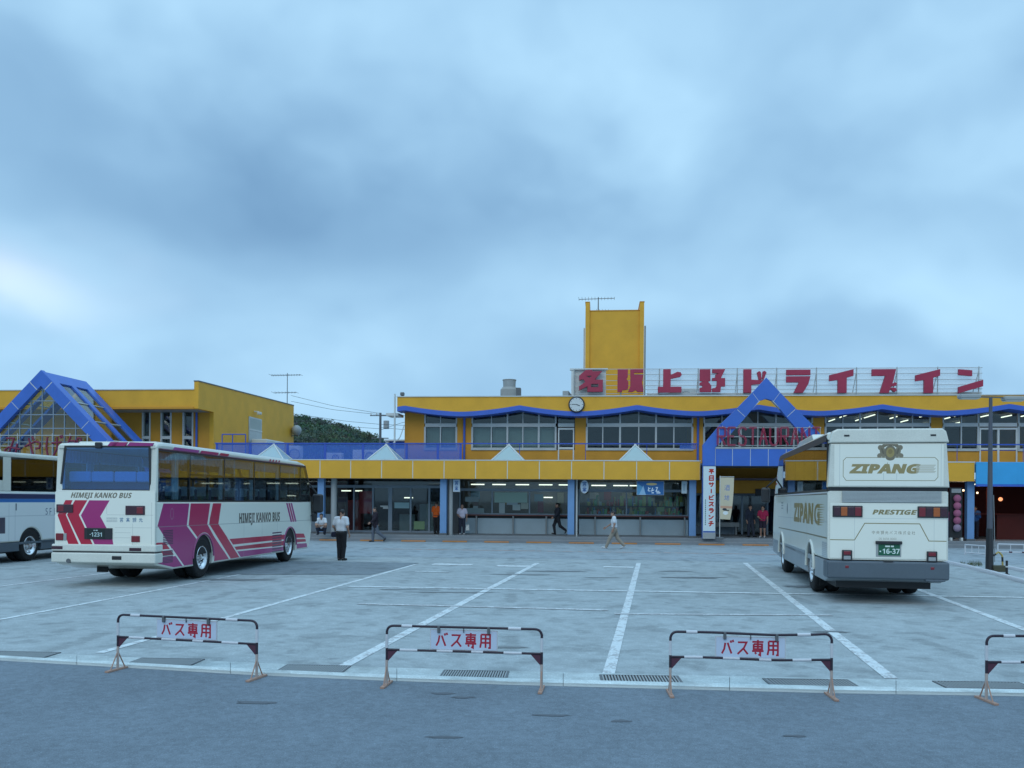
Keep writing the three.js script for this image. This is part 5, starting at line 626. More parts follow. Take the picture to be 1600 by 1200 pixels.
// the white high-deck coach with gold lettering
{
  const A = 10.5 * Math.PI / 180, W = 2.39, X = W / 2, t = thing('high_deck_coach', 'white high-deck coach with gold lettering and a windowless rear', 'bus', [6.66 + X * Math.cos(A), .006, -18.9 + X * Math.sin(A)], -A);
  const arches = [[2.5, .6, .58], [8.5, .6, .58]];
  const low = (y, top, i, f) => { const s = new THREE.Shape(); s.moveTo(.5, y); for (const [c, r, cy] of arches) { const R = r + i, h = Math.sqrt(R * R - (cy - y) ** 2); if (!(h > 0)) continue; s.lineTo(c - h, y); s.absarc(c, cy, R, Math.atan2(y - cy, -h), Math.atan2(y - cy, h), true); s.lineTo(c + h, y); } f.forEach((p) => s.lineTo(...p)); s.closePath(); return s; };
  part(t, 'body', sideExt(low(.9, 2.36, 0, [[11.02, .9], [11.0, 1.3], [10.72, 2.36], [.02, 2.36], [-.0, .92]]), W, .05), M.busWhite);
  part(t, 'skirt', sideExt(low(.42, .9, 0, [[11.15, .5], [11.15, .88], [.02, .88], [.1, .5]]), W - .03, .03), M.busSkirt);
  part(t, 'chassis', [bx(-.95, .95, .3, 1.0, -10.6, -.4), bx(-1.1, 1.1, .7, 1.3, -10.7, -.2)], M.black);
  part(t, 'floor', bx(-1.18, 1.18, 1.55, 1.62, -10.5, -.4), M.busFloor); seats(t, .9, 8.6, 1.63, W, paint(.18, .2, .24, { roughness: .95 }));
  part(t, 'roof', sideExt([[.1, 3.43], [9.3, 3.43], [9.0, 3.54], [8.4, 3.6], [.3, 3.62], [.12, 3.58]], W, .07), M.busWhite); part(t, 'roof_crown', rbx(-.95, .95, 3.58, 3.66, -8.2, -.4, .04), M.busWhite);
  for (const m of [-1, 1]) {
    const x = m * (X - .04), P = [], b = (s0, s1, v0, v1, d) => P.push(bx(x - d / 2, x + d / 2, v0, v1, -s1, -s0)), cs = [.22, 2.0, 3.7, 5.4, 7.1, 8.8]; for (const s of cs) b(s - .03, s + .03, 2.4, 3.44, .05); b(.2, 10.5, 2.36, 2.43, .052); b(.2, 9.3, 3.4, 3.44, .054); part(t, 'window_frame', P, M.plastic);
    const pane = (pts) => part(t, 'window', ext(pts, 0, .006).rotateY(Math.PI / 2).translate(m * (X - .008) - .003, 0, 0), M.busGlassDark); for (let i = 0; i < 5; i++) pane([[cs[i], 2.4], [cs[i + 1] - .012, 2.4], [cs[i + 1] - .012, 3.43], [cs[i], 3.43]]); pane([[8.8, 2.4], [10.62, 2.4], [9.35, 3.43], [8.8, 3.43]]);
    part(t, 'cant_rail', ext([[.22, 3.42], [9.35, 3.42], [9.0, 3.54], [8.4, 3.555], [.22, 3.56]], 0, .01).rotateY(Math.PI / 2).translate(m * (X + .002) - .005, 0, 0), M.plastic);
    part(t, 'front_pillar', sideExt([[10.6, 2.36], [10.75, 2.36], [9.45, 3.46], [9.3, 3.46]], .08, .01).translate(m * (X - .05), 0, 0), M.plastic);
  }
  part(t, 'windscreen', ext([[-1.15, 0], [1.15, 0], [1.1, 1.68], [-1.1, 1.68]], -.01, 0).rotateX(.86).translate(0, 2.36, -10.66), M.busGlassDark); curtains(t, [[1.8, 4], [3.5, 4], [5.2, 4], [6.9, 4]], -1.14, 2.45, 3.4, paint(.12, .13, .16, { roughness: .95 }));
  part(t, 'air_unit', [sideExt([[3.0, 3.58], [6.6, 3.58], [5.8, 3.78], [3.4, 3.8]], 2.1, .03)], M.busWhite, 'white air unit on the roof'); part(t, 'roof_hatch', [rbx(-.75, -.1, 3.62, 3.68, -1.6, -1.0, .02), rbx(.2, .85, 3.62, 3.68, -1.6, -1.0, .02)], M.plastic);
  // flank print
  const L = 11.2, v0 = .9, v1 = 2.36, GOLD = '#a88a3c', flank = (left) => printMat(2048, 267, (x, w, h) => {
    const k = w / L, sx = (s) => (left ? L - s : s) * k, sy = (v) => (v1 - v) * k; x.fillStyle = '#ecebde'; x.fillRect(0, 0, w, h);
    const li = (pts, wd, c) => { x.strokeStyle = c; x.lineWidth = wd * k; x.beginPath(); pts.forEach(([a, b], i) => i ? x.lineTo(sx(a), sy(b)) : x.moveTo(sx(a), sy(b))); x.stroke(); };
    li([[0, 2.3], [L, 2.32]], .035, '#6d5a2a'); li([[0, 1.36], [3, 1.36], [9.3, 1.33]], .032, '#7c6a36'); for (const s of [1.9, 3.1, 4.7, 6.3, 7.9]) li([[s, 2.28], [s, .9]], .01, '#aeb1ae'); li([[0, 1.7], [9.5, 1.68]], .01, '#b5b8b5');
    const a = left ? sx(5.55) : sx(1.0), len = 3.55 * k; x.fillStyle = GOLD; x.font = 'bold 100px sans-serif'; const m = x.measureText('ZIPAN').width; x.save(); x.translate(a, sy(1.63)); x.transform(len / m, 0, -.12, .45 * k / 72, 0, 0); x.fillText('ZIPAN', 0, 0); x.strokeStyle = GOLD; x.lineWidth = 8; x.strokeText('ZIPAN', 0, 0); x.restore();
    x.save(); x.translate(a + len + .04 * k, sy(1.63)); x.transform(1.05 * k / 76, 0, -.06, .45 * k / 72, 0, 0); x.fillText('G', 0, 0); x.strokeText('G', 0, 0); x.restore();
    for (let i = 0; i < 9; i++) { x.beginPath(); const y = sy(2.08 - i * .056), x0 = a + len + .62 * k, q = (.95 + .16 * Math.sin(i * 1.3)) * k; x.moveTo(x0, y); x.lineTo(x0 + q, y + .008 * k); x.lineTo(x0, y + .034 * k); x.fill(); }
    x.fillStyle = '#3a4144'; x.beginPath(); x.ellipse(sx(7.08), sy(1.94), .09 * k, .16 * k, 0, 0, 7); x.fill(); x.fillStyle = '#9aa09c'; for (let i = 0; i < 3; i++) x.fillRect(sx(left ? 8.6 : 8.1), sy(2.12 - i * .08), .5 * k, .04 * k); x.fillStyle = '#c4cac8'; x.fillRect(sx(left ? .72 : .05), sy(1.27), .67 * k, .37 * k); x.strokeStyle = '#9ba09e'; for (let i = 0; i < 9; i++) { x.lineWidth = 2; x.beginPath(); x.moveTo(sx(left ? .7 : .07), sy(1.24 - i * .04)); x.lineTo(sx(left ? .07 : .7), sy(1.24 - i * .04)); x.stroke(); }
  }, { roughness: .28, clearcoat: .5, clearcoatRoughness: .12 });
  const ps = () => low(.95, 2.3, .05, [[10.96, .95], [10.94, 1.3], [10.68, 2.31], [.08, 2.31], [.06, .95]]); sidePanel(t, 'side_panel', ps(), -1, X + .003, flank(true), L, v0, v1); sidePanel(t, 'side_panel', ps(), 1, X + .003, flank(false), L, v0, v1);
  for (const m of [-1, 1]) for (const [c, r, cy] of arches) part(t, 'arch_flare', new THREE.TorusGeometry(r + .025, .04, 8, 30, Math.PI).rotateY(Math.PI / 2).translate(m * (X + .0), cy, -c), M.busWhite);
  // rear: upper block, gap, grille, lamps, lower panel
  const o = (x) => (x - .1) * W / 2.48 - X, Q = (l) => l.map(([x, y]) => [o(x), y]);
  part(t, 'upper_rear', [ext(Q([[.1, 2.44], [2.58, 2.44], [2.52, 3.36], [.15, 3.36]]), -.22, .03, .03)], M.busWhite, 'windowless white upper rear'); part(t, 'rear_cap', [ext(Q([[.12, 3.37], [2.56, 3.37], [2.5, 3.6], [2.42, 3.66], [.28, 3.66], [.18, 3.6]]), -.5, .06, .03)], M.busWhite); part(t, 'rear_gap', bx(-X + .02, X - .02, 2.36, 2.44, -.3, -.04), M.plastic);
  const gold = (x, k) => { x.strokeStyle = '#80703c'; x.lineWidth = 5; };
  part(t, 'rear_print', panelGeo(-X + .12, X - .12, 2.47, 3.34, .033), printMat(1024, 398, (x, w, h) => {
    const k = w / (W - .24), px = (a) => (a - .22) * k, py = (v) => (3.34 - v) * k; x.fillStyle = '#ecebde'; x.fillRect(0, 0, w, h); gold(x);
    x.beginPath(); [[.46, 3.07], [2.2, 3.07], [2.26, 3.01], [2.26, 2.68], [2.2, 2.61], [.46, 2.61], [.4, 2.69], [.4, 3.01]].forEach(([a, b], i) => i ? x.lineTo(px(a), py(b)) : x.moveTo(px(a), py(b))); x.closePath(); x.stroke();
    x.strokeStyle = '#b4b9b7'; x.lineWidth = 3; for (const a of [.33, 2.32]) { x.beginPath(); x.moveTo(px(a), 0); x.lineTo(px(a), h); x.stroke(); } for (const a of [1.2, 1.46]) { x.beginPath(); x.moveTo(px(a), py(2.76)); x.lineTo(px(a), py(2.6)); x.stroke(); }
    x.font = 'bold 100px sans-serif'; const m = x.measureText('ZIPANG').width; x.fillStyle = '#9c8a5a'; x.save(); x.translate(px(.53), py(2.76)); x.transform(1.36 * k / m, 0, -.35, .17 * k / 72, 0, 0); x.fillText('ZIPANG', 0, 0); x.strokeStyle = '#9c8a5a'; x.lineWidth = 9; x.strokeText('ZIPANG', 0, 0); x.restore();
    for (let i = 0; i < 8; i++) { x.fillStyle = i % 2 ? '#c9c3b4' : '#bfb79f'; x.fillRect(px(1.84), py(2.925 - i * .021), (.38 - .02 * (i % 3)) * k, .013 * k); }
    const cx = px(1.33), cy = py(3.17); const e = (dx, dy, rx, ry, c, rot = 0) => { x.fillStyle = c; x.beginPath(); x.ellipse(cx + dx * k, cy - dy * k, rx * k, ry * k, rot, 0, 7); x.fill(); };
    for (const s of [-1, 1]) { e(s * .15, .02, .055, .13, '#857a63', s * .2); e(s * .2, .1, .045, .05, '#81765f'); e(s * .21, -.06, .05, .045, '#857a63', s * .6); e(s * .12, .14, .04, .035, '#7b7059'); e(s * .15, .03, .02, .07, '#6c624e', s * .3); }
    e(0, 0, .12, .14, '#7a6f58'); e(0, -.1, .09, .06, '#7a6f58'); e(0, .16, .05, .04, '#746a55'); e(0, 0, .08, .1, '#a08c55'); e(0, .02, .045, .05, '#8a7646'); e(-.07, .15, .03, .025, '#7b7059'); e(.07, .15, .03, .025, '#7b7059');
  }, { roughness: .28, clearcoat: .5, clearcoatRoughness: .12 }));
  part(t, 'roof_vent', [bx(o(.42), o(.53), 3.5, 3.535, .05, .068), bx(o(2.18), o(2.29), 3.5, 3.535, .05, .068)], M.plastic);
  part(t, 'rear_grille', [...Array.from({ length: 9 }, (_, i) => bx(o(.4), o(2.42), 2.135 + i * .026, 2.15 + i * .026, .0, .03)), bx(o(.4), o(2.42), 2.12, 2.36, .0, .012)], paint(.55, .58, .58));
  part(t, 'rear_panel', panelGeo(-X + .05, X - .05, .95, 2.11, .012), printMat(1024, 500, (x, w, h) => {
    const k = w / (W - .1), px = (a) => (a - .15) * k, py = (v) => (2.11 - v) * k; x.fillStyle = '#ecebde'; x.fillRect(0, 0, w, h); gold(x); x.lineWidth = 7;
    x.beginPath(); [[.1, 1.36], [.64, 1.36], [.84, 1.7], [1.92, 1.7], [2.1, 1.36], [2.7, 1.36]].forEach(([a, b], i) => i ? x.lineTo(px(a), py(b)) : x.moveTo(px(a), py(b))); x.stroke();
    x.font = 'bold 100px sans-serif'; const m = x.measureText('PRESTIGE').width; x.fillStyle = '#8d8058'; x.save(); x.translate(px(.98), py(1.885)); x.transform(.86 * k / m, 0, -.2, .09 * k / 72, 0, 0); x.fillText('PRESTIGE', 0, 0); x.strokeStyle = '#8d8058'; x.lineWidth = 6; x.strokeText('PRESTIGE', 0, 0); x.restore();
    x.strokeStyle = '#9a9280'; [...'中央観光バス株式会社'].forEach((c, i) => strokes(x, c, px(.98 + i * .087), py(1.555), .07 * k, .075 * k, 3)); x.fillStyle = '#aaa595'; x.font = '26px sans-serif'; x.fillText('06 6656 0000', px(1.12), py(1.375));
    x.strokeStyle = '#b3b8b6'; x.lineWidth = 2; for (const a of [.64, 2.2]) { x.beginPath(); x.moveTo(px(a), py(1.8)); x.lineTo(px(a), h); x.stroke(); } x.beginPath(); x.moveTo(0, py(1.8)); x.lineTo(w, py(1.8)); x.stroke();
  }, { roughness: .28, clearcoat: .5, clearcoatRoughness: .12 }));
  const R = (x0, x1, y0, y1, z, m, n, z0 = 0) => part(t, n, rbx(o(x0), o(x1), y0, y1, z0, z, .012, 1), m);
  for (const [a, b, f] of [[.2, .82, 1], [1.94, 2.56, -1]]) { R(a, b, 1.81, 2.05, .04, M.plastic, 'rear_lamp'); const w = (b - a - .04) / 4; [0, 1, 2, 3].forEach((i) => { const c = f > 0 ? a + .02 + i * w : b - .02 - (i + 1) * w; R(c + .005, c + w - .005, 1.835, 2.025, .048, [M.lampDark, M.lampAmber, M.lampDark, M.lampRed][i], 'lamp_lens'); }); }
  R(1.09, 1.63, 1.255, 1.32, .06, M.plastic, 'plate_lamp'); R(1.1, 1.62, .99, 1.26, .02, M.grey, 'plate_holder'); part(t, 'number_plate', panelGeo(o(1.15), o(1.59), 1.02, 1.25, .024), printMat(192, 100, (x, w, h) => { x.fillStyle = '#0d5a3f'; x.fillRect(0, 0, w, h); x.fillStyle = '#dfeae4'; x.font = 'bold 62px sans-serif'; x.fillText('16-37', 34, 84); x.fillRect(10, 58, 14, 12); x.fillRect(60, 10, 44, 14); x.fillRect(112, 10, 26, 14); }));
  for (const [a, b] of [[.4, .61], [2.13, 2.34]]) { R(a, b, .9, 1.12, .05, M.plastic, 'rear_lamp'); R(a + .03, b - .03, 1.02, 1.1, .058, M.lampRed, 'lamp_lens'); R(a + .03, b - .03, .92, 1.0, .058, M.grey, 'lamp_lens'); }
  part(t, 'rear_bumper', [rbx(-X - .01, X + .01, .52, .9, -.5, .06, .05)], M.busBumper); for (const a of [.5, 2.24]) R(a - .04, a + .04, .74, .8, .068, M.lampRed, 'reflector'); part(t, 'bumper_step', rbx(o(2.1), o(2.5), .5, .54, -.2, .08, .015), M.busBumper); R(1.25, 1.45, .885, .91, .07, M.plastic, 'boot_handle');
  for (const q of [-1.1, .5]) part(t, 'mud_flap', bx(q, q + .6, .22, .55, -1.66, -1.63), M.rubber); part(t, 'rear_axle', [rod([-.9, .5, -2.5], [.9, .5, -2.5], .18, .18, 14), rbx(-.4, .4, .28, .7, -2.9, -2.1, .15)], M.black);
  for (const m of [-1, 1]) { wheel(t, m * (X - .18), 2.5, .53, .29, m, true); wheel(t, m * (X - .19), 8.5, .53, .29, m, false); part(t, 'inner_tyre', tyreG(.27, .53).translate(m * (X - .5), .54, -2.5), M.rubber); }
  part(t, 'mirror', [rbx(-X - .4, -X - .12, 2.1, 2.6, -10.95, -10.75, .07), rod([-X - .25, 2.6, -10.85], [-X + .1, 3.0, -10.1], .025)], M.plastic);
}
// the white coach with blue bands at the left edge
{
  const A = 5.9 * Math.PI / 180, W = 2.5, X = W / 2, c = Math.cos(A), s = Math.sin(A), R0 = 3.0, t = thing('touring_coach', 'white coach with two blue bands at the left edge, half hidden by the magenta coach', 'bus', [-15.85 - X * c - R0 * s, .006, -29.53 - X * s + R0 * c], -A);
  const arches = [[3.02, .58, .52], [9.1, .58, .52]];
  const low = (y, i, f) => { const q = new THREE.Shape(); q.moveTo(.3, y); for (const [cc, r, cy] of arches) { const R = r + i, h = Math.sqrt(R * R - (cy - y) ** 2); q.lineTo(cc - h, y); q.absarc(cc, cy, R, Math.atan2(y - cy, -h), Math.atan2(y - cy, h), true); q.lineTo(cc + h, y); } f.forEach((p) => q.lineTo(...p)); q.closePath(); return q; };
  part(t, 'body', sideExt(low(.66, 0, [[11.2, .66], [11.3, 1.2], [11.2, 2.3], [.05, 2.3], [0, .66]]), W, .05), M.busWhite); part(t, 'skirt', sideExt(low(.36, 0, [[11.1, .4], [11.2, .65], [.02, .65], [.06, .4]]), W - .04, .02), M.busBumper);
  part(t, 'chassis', [bx(-.95, .95, .3, 1.0, -10.6, -.4), bx(-1.18, 1.18, .7, 1.3, -10.7, -.2)], M.black); part(t, 'floor', bx(-1.18, 1.18, 1.35, 1.42, -10.9, -.3), M.busFloor); seats(t, .7, 9.6, 1.43, W, M.seat);
  part(t, 'roof', sideExt([[.05, 3.37], [10.5, 3.37], [10.2, 3.47], [9.6, 3.52], [.3, 3.54], [.05, 3.48]], W, .06), M.busWhite); part(t, 'roof_hatch', rbx(-.4, X - .25, 3.5, 3.62, -1.9, -.9, .05), M.busWhite);
  for (const m of [-1, 1]) {
    const x = m * (X - .04), P = [bx(x - .03, x + .03, 2.3, 3.37, -2.0, -1.62), bx(x - .03, x + .03, 2.3, 3.37, -.14, -.02)]; part(t, 'window_pillar', P, M.busWhite); const D = []; for (const q of [4.3, 6.5, 8.6, 10.2]) D.push(bx(x - .02, x + .02, 2.3, 3.37, -q - .04, -q)); part(t, 'window_frame', D, M.plastic);
    const cs = [2.02, 4.3, 6.5, 8.6, 10.2]; const pane = (a, b, v = 2.33) => part(t, 'window', bx(m * (X - .012) - .003, m * (X - .012) + .003, v, 3.36, -b, -a), M.busGlassDark); pane(.14, 1.61, 2.63); part(t, 'window_apron', bx(x - .03, x + .03, 2.3, 2.63, -1.61, -.14), M.busWhite); for (let i = 0; i < 4; i++) pane(cs[i] + .01, cs[i + 1] - .005);
  }
  part(t, 'windscreen', ext([[-1.18, 0], [1.18, 0], [1.12, 1.25], [-1.12, 1.25]], -.01, 0).rotateX(.55).translate(0, 2.3, -11.15), M.busGlassDark); part(t, 'rear_wall', rbx(-X + .02, X - .02, 2.3, 3.4, -.12, -.0, .03), M.busWhite);
  const L = 11.4, v0 = .66, v1 = 2.3, flank = (flip) => printMat(1024, 147, (x, w, h) => { const k = w / L, sx = (q) => (flip ? L - q : q) * k, sy = (v) => (v1 - v) * k; x.fillStyle = '#e6e8e6'; x.fillRect(0, 0, w, h); x.fillStyle = '#2b3159'; x.fillRect(0, sy(2.21), w, .16 * k); x.fillStyle = '#2e6fb4'; x.fillRect(0, sy(2.05), w, .11 * k); x.strokeStyle = '#5b6479'; x.lineWidth = 2; x.font = '24px sans-serif'; x.fillStyle = '#5b6479'; x.save(); x.translate(sx(flip ? 6.4 : 3.76), sy(1.52)); x.scale(1, 1.15); x.fillText('S F  BUS', 0, 0); x.restore(); x.strokeStyle = '#aab0b3'; x.lineWidth = 1; for (const q of [1.9, 2.2, 4.2, 5.6, 7]) { x.beginPath(); x.moveTo(sx(q), sy(1.9)); x.lineTo(sx(q), h); x.stroke(); } x.beginPath(); x.moveTo(0, sy(1.5)); x.lineTo(w, sy(1.5)); x.stroke(); x.fillStyle = '#4a4453'; x.fillRect(sx(flip ? 1.75 : 1.3), sy(1.46), .42 * k, .5 * k); x.fillStyle = '#6a7078'; x.fillRect(sx(2.22), sy(1.9), 5, .22 * k); }, { roughness: .28, clearcoat: .5, clearcoatRoughness: .12 });
  const ps = () => low(.71, .05, [[11.15, .71], [11.24, 1.2], [11.15, 2.25], [.1, 2.25], [.06, .71]]); sidePanel(t, 'side_panel', ps(), 1, X + .003, flank(false), L, v0, v1); sidePanel(t, 'side_panel', ps(), -1, X + .003, flank(true), L, v0, v1);
  for (const m of [-1, 1]) { wheel(t, m * (X - .19), 3.02, .5, .29, m, true); wheel(t, m * (X - .19), 9.1, .5, .29, m, false); part(t, 'inner_tyre', tyreG(.27, .5).translate(m * (X - .5), .51, -3.02), M.rubber); }
}
// ------------------------------------------------------------------ barriers on the gutter: bent pipe frames with a printed plate
{
  const sign = printMat(512, 148, (x, w, h) => { x.fillStyle = '#c3cfe0'; x.fillRect(0, 0, w, h); x.strokeStyle = '#a81c34'; [...'バス専用'].forEach((c, i) => strokes(x, c, 34 + i * 114, 14, 98, 122, 14)); });
  M.pipeDark = paint(.035, .02, .035, { roughness: .5 }); M.pipeWhite = paint(.72, .73, .76, { roughness: .45 }); M.gusset = paint(.1, .03, .055, { roughness: .6 }); M.pipeRust = paint(.56, .45, .4, { roughness: .7 });
  const make = (label, bend = 0) => {
    const t = thing('bus_barrier', label, 'barrier', [0, 0, 0], 0, 'barriers along the gutter'), w = .87, H = .7, r = .0145;
    const yb = (x) => bend * Math.max(0, 1 - Math.abs(x - .25) / .7), c = [[-w, .3, 0], [-w, H - .07, 0]]; for (let k = 0; k <= 4; k++) { const a = Math.PI - k * Math.PI / 8; c.push([-w + .07 + Math.cos(a) * .07, H - .07 + Math.sin(a) * .07, 0]); } const mid = []; for (let k = 1; k < 12; k++) { const x = -w + .07 + (2 * w - .14) * k / 12; mid.push([x, H - yb(x), 0]); } c.push(...mid); for (let k = 4; k >= 0; k--) { const a = k * Math.PI / 8; c.push([w - .07 + Math.cos(a) * .07, H - .07 + Math.sin(a) * .07, 0]); } c.push([w, H - .07, 0], [w, .3, 0]);
    part(t, 'frame_pipe', tube(c, r, 120, 8), M.pipeDark);
    for (const m of [-1, 1]) {
      part(t, 'post', rod([m * w, 0.02, 0], [m * w, .3, 0], r + .001, r + .001, 10), M.pipeRust); part(t, 'white_band', rod([m * w, .44, 0], [m * w, .6, 0], r + .003, r + .003, 10), M.pipeWhite); part(t, 'gusset', ext([[m * w, .42], [m * (w - .13), .42], [m * w, .27]], -.004, .004), M.gusset);
      part(t, 'foot', [bar([m * w, .012, -.2], [m * w, .012, .2], .045, .02), rod([m * w, .02, -.13], [m * w, .22, -.01], .007), rod([m * w, .02, .13], [m * w, .22, .01], .007)], M.rust);
    }
    const lw = []; for (let k = 0; k < 10; k++) { const x0 = -w + 2 * w * k / 10, x1 = x0 + 2 * w / 10; lw.push(rod([x0, .42 - yb(x0), 0], [x1, .42 - yb(x1), 0], .014, .014, 8)); } part(t, 'lower_rail', lw, M.pipeDark);
    for (const [a, b] of [[-.72, -.52], [-.3, -.12], [.09, .22], [.45, .65]]) part(t, 'white_band', rod([a, .42 - yb(a), 0], [b, .42 - yb(b), 0], .017, .017, 10), M.pipeWhite); for (const [a, b] of [[-.7, -.58], [.5, .64]]) part(t, 'white_band', rod([a, H - yb(a), 0], [b, H - yb(b), 0], .02, .02, 10), M.pipeWhite);
    board(t, 'sign_plate', -.38, .38, .43 - bend * .7, .67 - bend * .7, -.02, -.012, M.pipeWhite, sign); part(t, 'hook', [[-.28], [.28], [0]].map(([x]) => rod([x, .64 - bend * .7, 0], [x, H - yb(x), 0], .006)), M.greyDark); for (const x of [-.28, .28]) part(t, 'hook_clip', rbx(x - .015, x + .015, H - yb(x) - .07, H - yb(x) + .01, -.02, .02, .006, 1), M.greyDark);
    return t;
  };
  const place = (t, a, b, s = 1) => { const A = G(...a), B = G(...b), d = B.clone().sub(A); t.position.copy(A.clone().add(B).multiplyScalar(.5)); t.position.y = .0; t.rotation.y = Math.atan2(-d.z, d.x); t.scale.set(d.length() / 1.74, s, 1); };
  const b1 = make('leftmost barrier with red characters on a white plate, before the magenta coach'); place(b1, [184, 1047], [401, 1061], .97);
  const b2 = b1.clone(); b2.name = numbered('bus_barrier'); b2.userData = { ...b1.userData, label: 'second barrier from the left, with red characters, at the near end of a bay line' }; scene.add(b2); place(b2, [604, 1071], [846, 1079], .97);
  const b3 = make('barrier with dented rails and red characters, third from the left', .02); place(b3, [1047, 1085], [1299, 1090], .98);
  const b4 = b1.clone(); b4.name = numbered('bus_barrier'); b4.userData = { ...b1.userData, label: 'barrier cut off by the right edge of the photo' }; scene.add(b4); place(b4, [1541, 1096], [1800, 1097], 1.0);
}
// ------------------------------------------------------------------ lamp post, railings, marker post at the right
{
  const P = G(1546, 893), H = EYE + (788.5 - 619) / F * -P.z, t = thing('lamp_post', 'tall dark lamp post with two lamp heads, right of the white and gold coach', 'lamp post', [P.x, 0, P.z]);
  part(t, 'base', [rod([0, 0, 0], [0, 1.35, 0], .12, .1, 12), rod([0, 0, 0], [0, .08, 0], .17, .17, 12)], M.plastic); part(t, 'pole', rod([0, 1.35, 0], [0, H - .05, 0], .085, .05, 12), paint(.1, .11, .14)); part(t, 'arm', bar([-.55, H - .02, 0], [1.1, H - .06, 0], .04), M.greyDark);
  const head = (x, y) => { const h = part(t, 'lamp_head', rbx(x - .32, x + .32, y, y + .13, -.14, .14, .04), M.grey); part(h, 'lamp_glass', rbx(x - .28, x + .28, y - .02, y + .004, -.11, .11, .01, 1), M.white); }; head(-.68, H - .08); head(.7, H - .14); part(t, 'cable', tube([[.1, 2.4, .02], [.12, 1.2, .05], [.13, .3, .06]], .012), M.steel);
  const u = thing('pole_guard', 'yellow and black pipe guard beside the foot of the lamp post', 'guard', [P.x + .24, 0, P.z + .05]); const g = [[-.14, .5, 0], [.02, .62, 0], [.13, .5, 0], [.15, .1, 0]]; part(u, 'pipe', tube(g, .028, 24), paint(.55, .42, .12)); part(u, 'black_band', [rod([.134, .46, 0], [.142, .32, 0], .031), rod([.148, .2, 0], [.15, .06, 0], .031), rod([-.14, .5, 0], [-.07, .557, 0], .031)], M.black); part(u, 'foot', rbx(-.2, .24, 0, .2, -.12, .14, .03), paint(.09, .09, .06, { roughness: 1 }));
  const Q = G(1573, 899), m = thing('marker_post', 'short black and white marker post by the white kerb at the right edge', 'post', [Q.x, 0, Q.z]); part(m, 'post', rod([0, .04, 0], [0, .44, 0], .035, .032, 12), M.black); part(m, 'white_band', rod([0, .24, 0], [0, .28, 0], .037, .037, 12), M.white); part(m, 'base', rod([0, 0, 0], [0, .05, 0], .1, .06, 14), M.rubber);
  const rail = (a, b, label, n, red) => { const A = G(...a), B = G(...b), d = B.clone().sub(A), L = d.length(), t = thing('pipe_railing', label, 'railing', [A.x, 0, A.z], Math.atan2(-d.z, d.x), 'white pipe railings at the right'); for (const x of [0, L]) part(t, 'post', rod([x, 0, 0], [x, .44, 0], .03), M.pipeWhite); part(t, 'top_rail', rod([0, .43, 0], [L, .43, 0], .026), M.pipeWhite); part(t, 'lower_rail', rod([0, .1, 0], [L, .1, 0], .026), M.pipeWhite); const q = []; for (let k = 1; k < n; k++) q.push(rod([L * k / n, .1, 0], [L * k / n, .43, 0], .014)); part(t, 'baluster', q, M.pipeWhite); if (red) part(t, 'red_band', [.25, .5, .75].map((k) => rod([L * k - .06, .1, 0], [L * k + .06, .1, 0], .03)), M.gusset); };
  rail([1508, 867], [1540, 870], 'white pipe railing left of the lamp post foot', 3); rail([1559, 866], [1640, 868], 'white pipe railing with red bands right of the lamp post foot', 4, true);
  const kerb = (pts, label) => { const L = pts.map(([x, y]) => G(x, y)), a = [], b = []; L.forEach((q, i) => { const d = (L[i + 1] ?? q).clone().sub(L[i - 1] ?? q).normalize(), n = V(-d.z, 0, d.x).multiplyScalar(.075); a.push(q.clone().add(n)); b.push(q.clone().sub(n)); }); const Y = (l, y) => l.map((q) => V(q.x, y, q.z)); struct('kerb', sheet([Y(a, 0), Y(a, .1), Y(b, .1), Y(b, 0)]), M.pipeWhite, label); };
  kerb([[1478, 880], [1510, 887], [1545, 896], [1600, 911], [1700, 940]], 'white painted kerb curving past the lamp post'); kerb([[1566, 887], [1600, 894], [1700, 916]], 'white painted kerb behind the marker post');
  const r = rng(3), bl = []; for (let k = 0; k < 90; k++) { const q = G(1500 + r() * 34, 881 + r() * 5), h = .05 + r() * .16; const gg = new THREE.ConeGeometry(.012, h, 3).rotateZ((r() - .5) * 1.1).translate(q.x, h / 2, q.z); bl.push(gg); } tag(part(scene, 'weeds', bl, paint(.1, .12, .05, { roughness: 1 })), 'thin tuft of weeds along the white kerb', 'weeds', undefined, 'stuff');
}
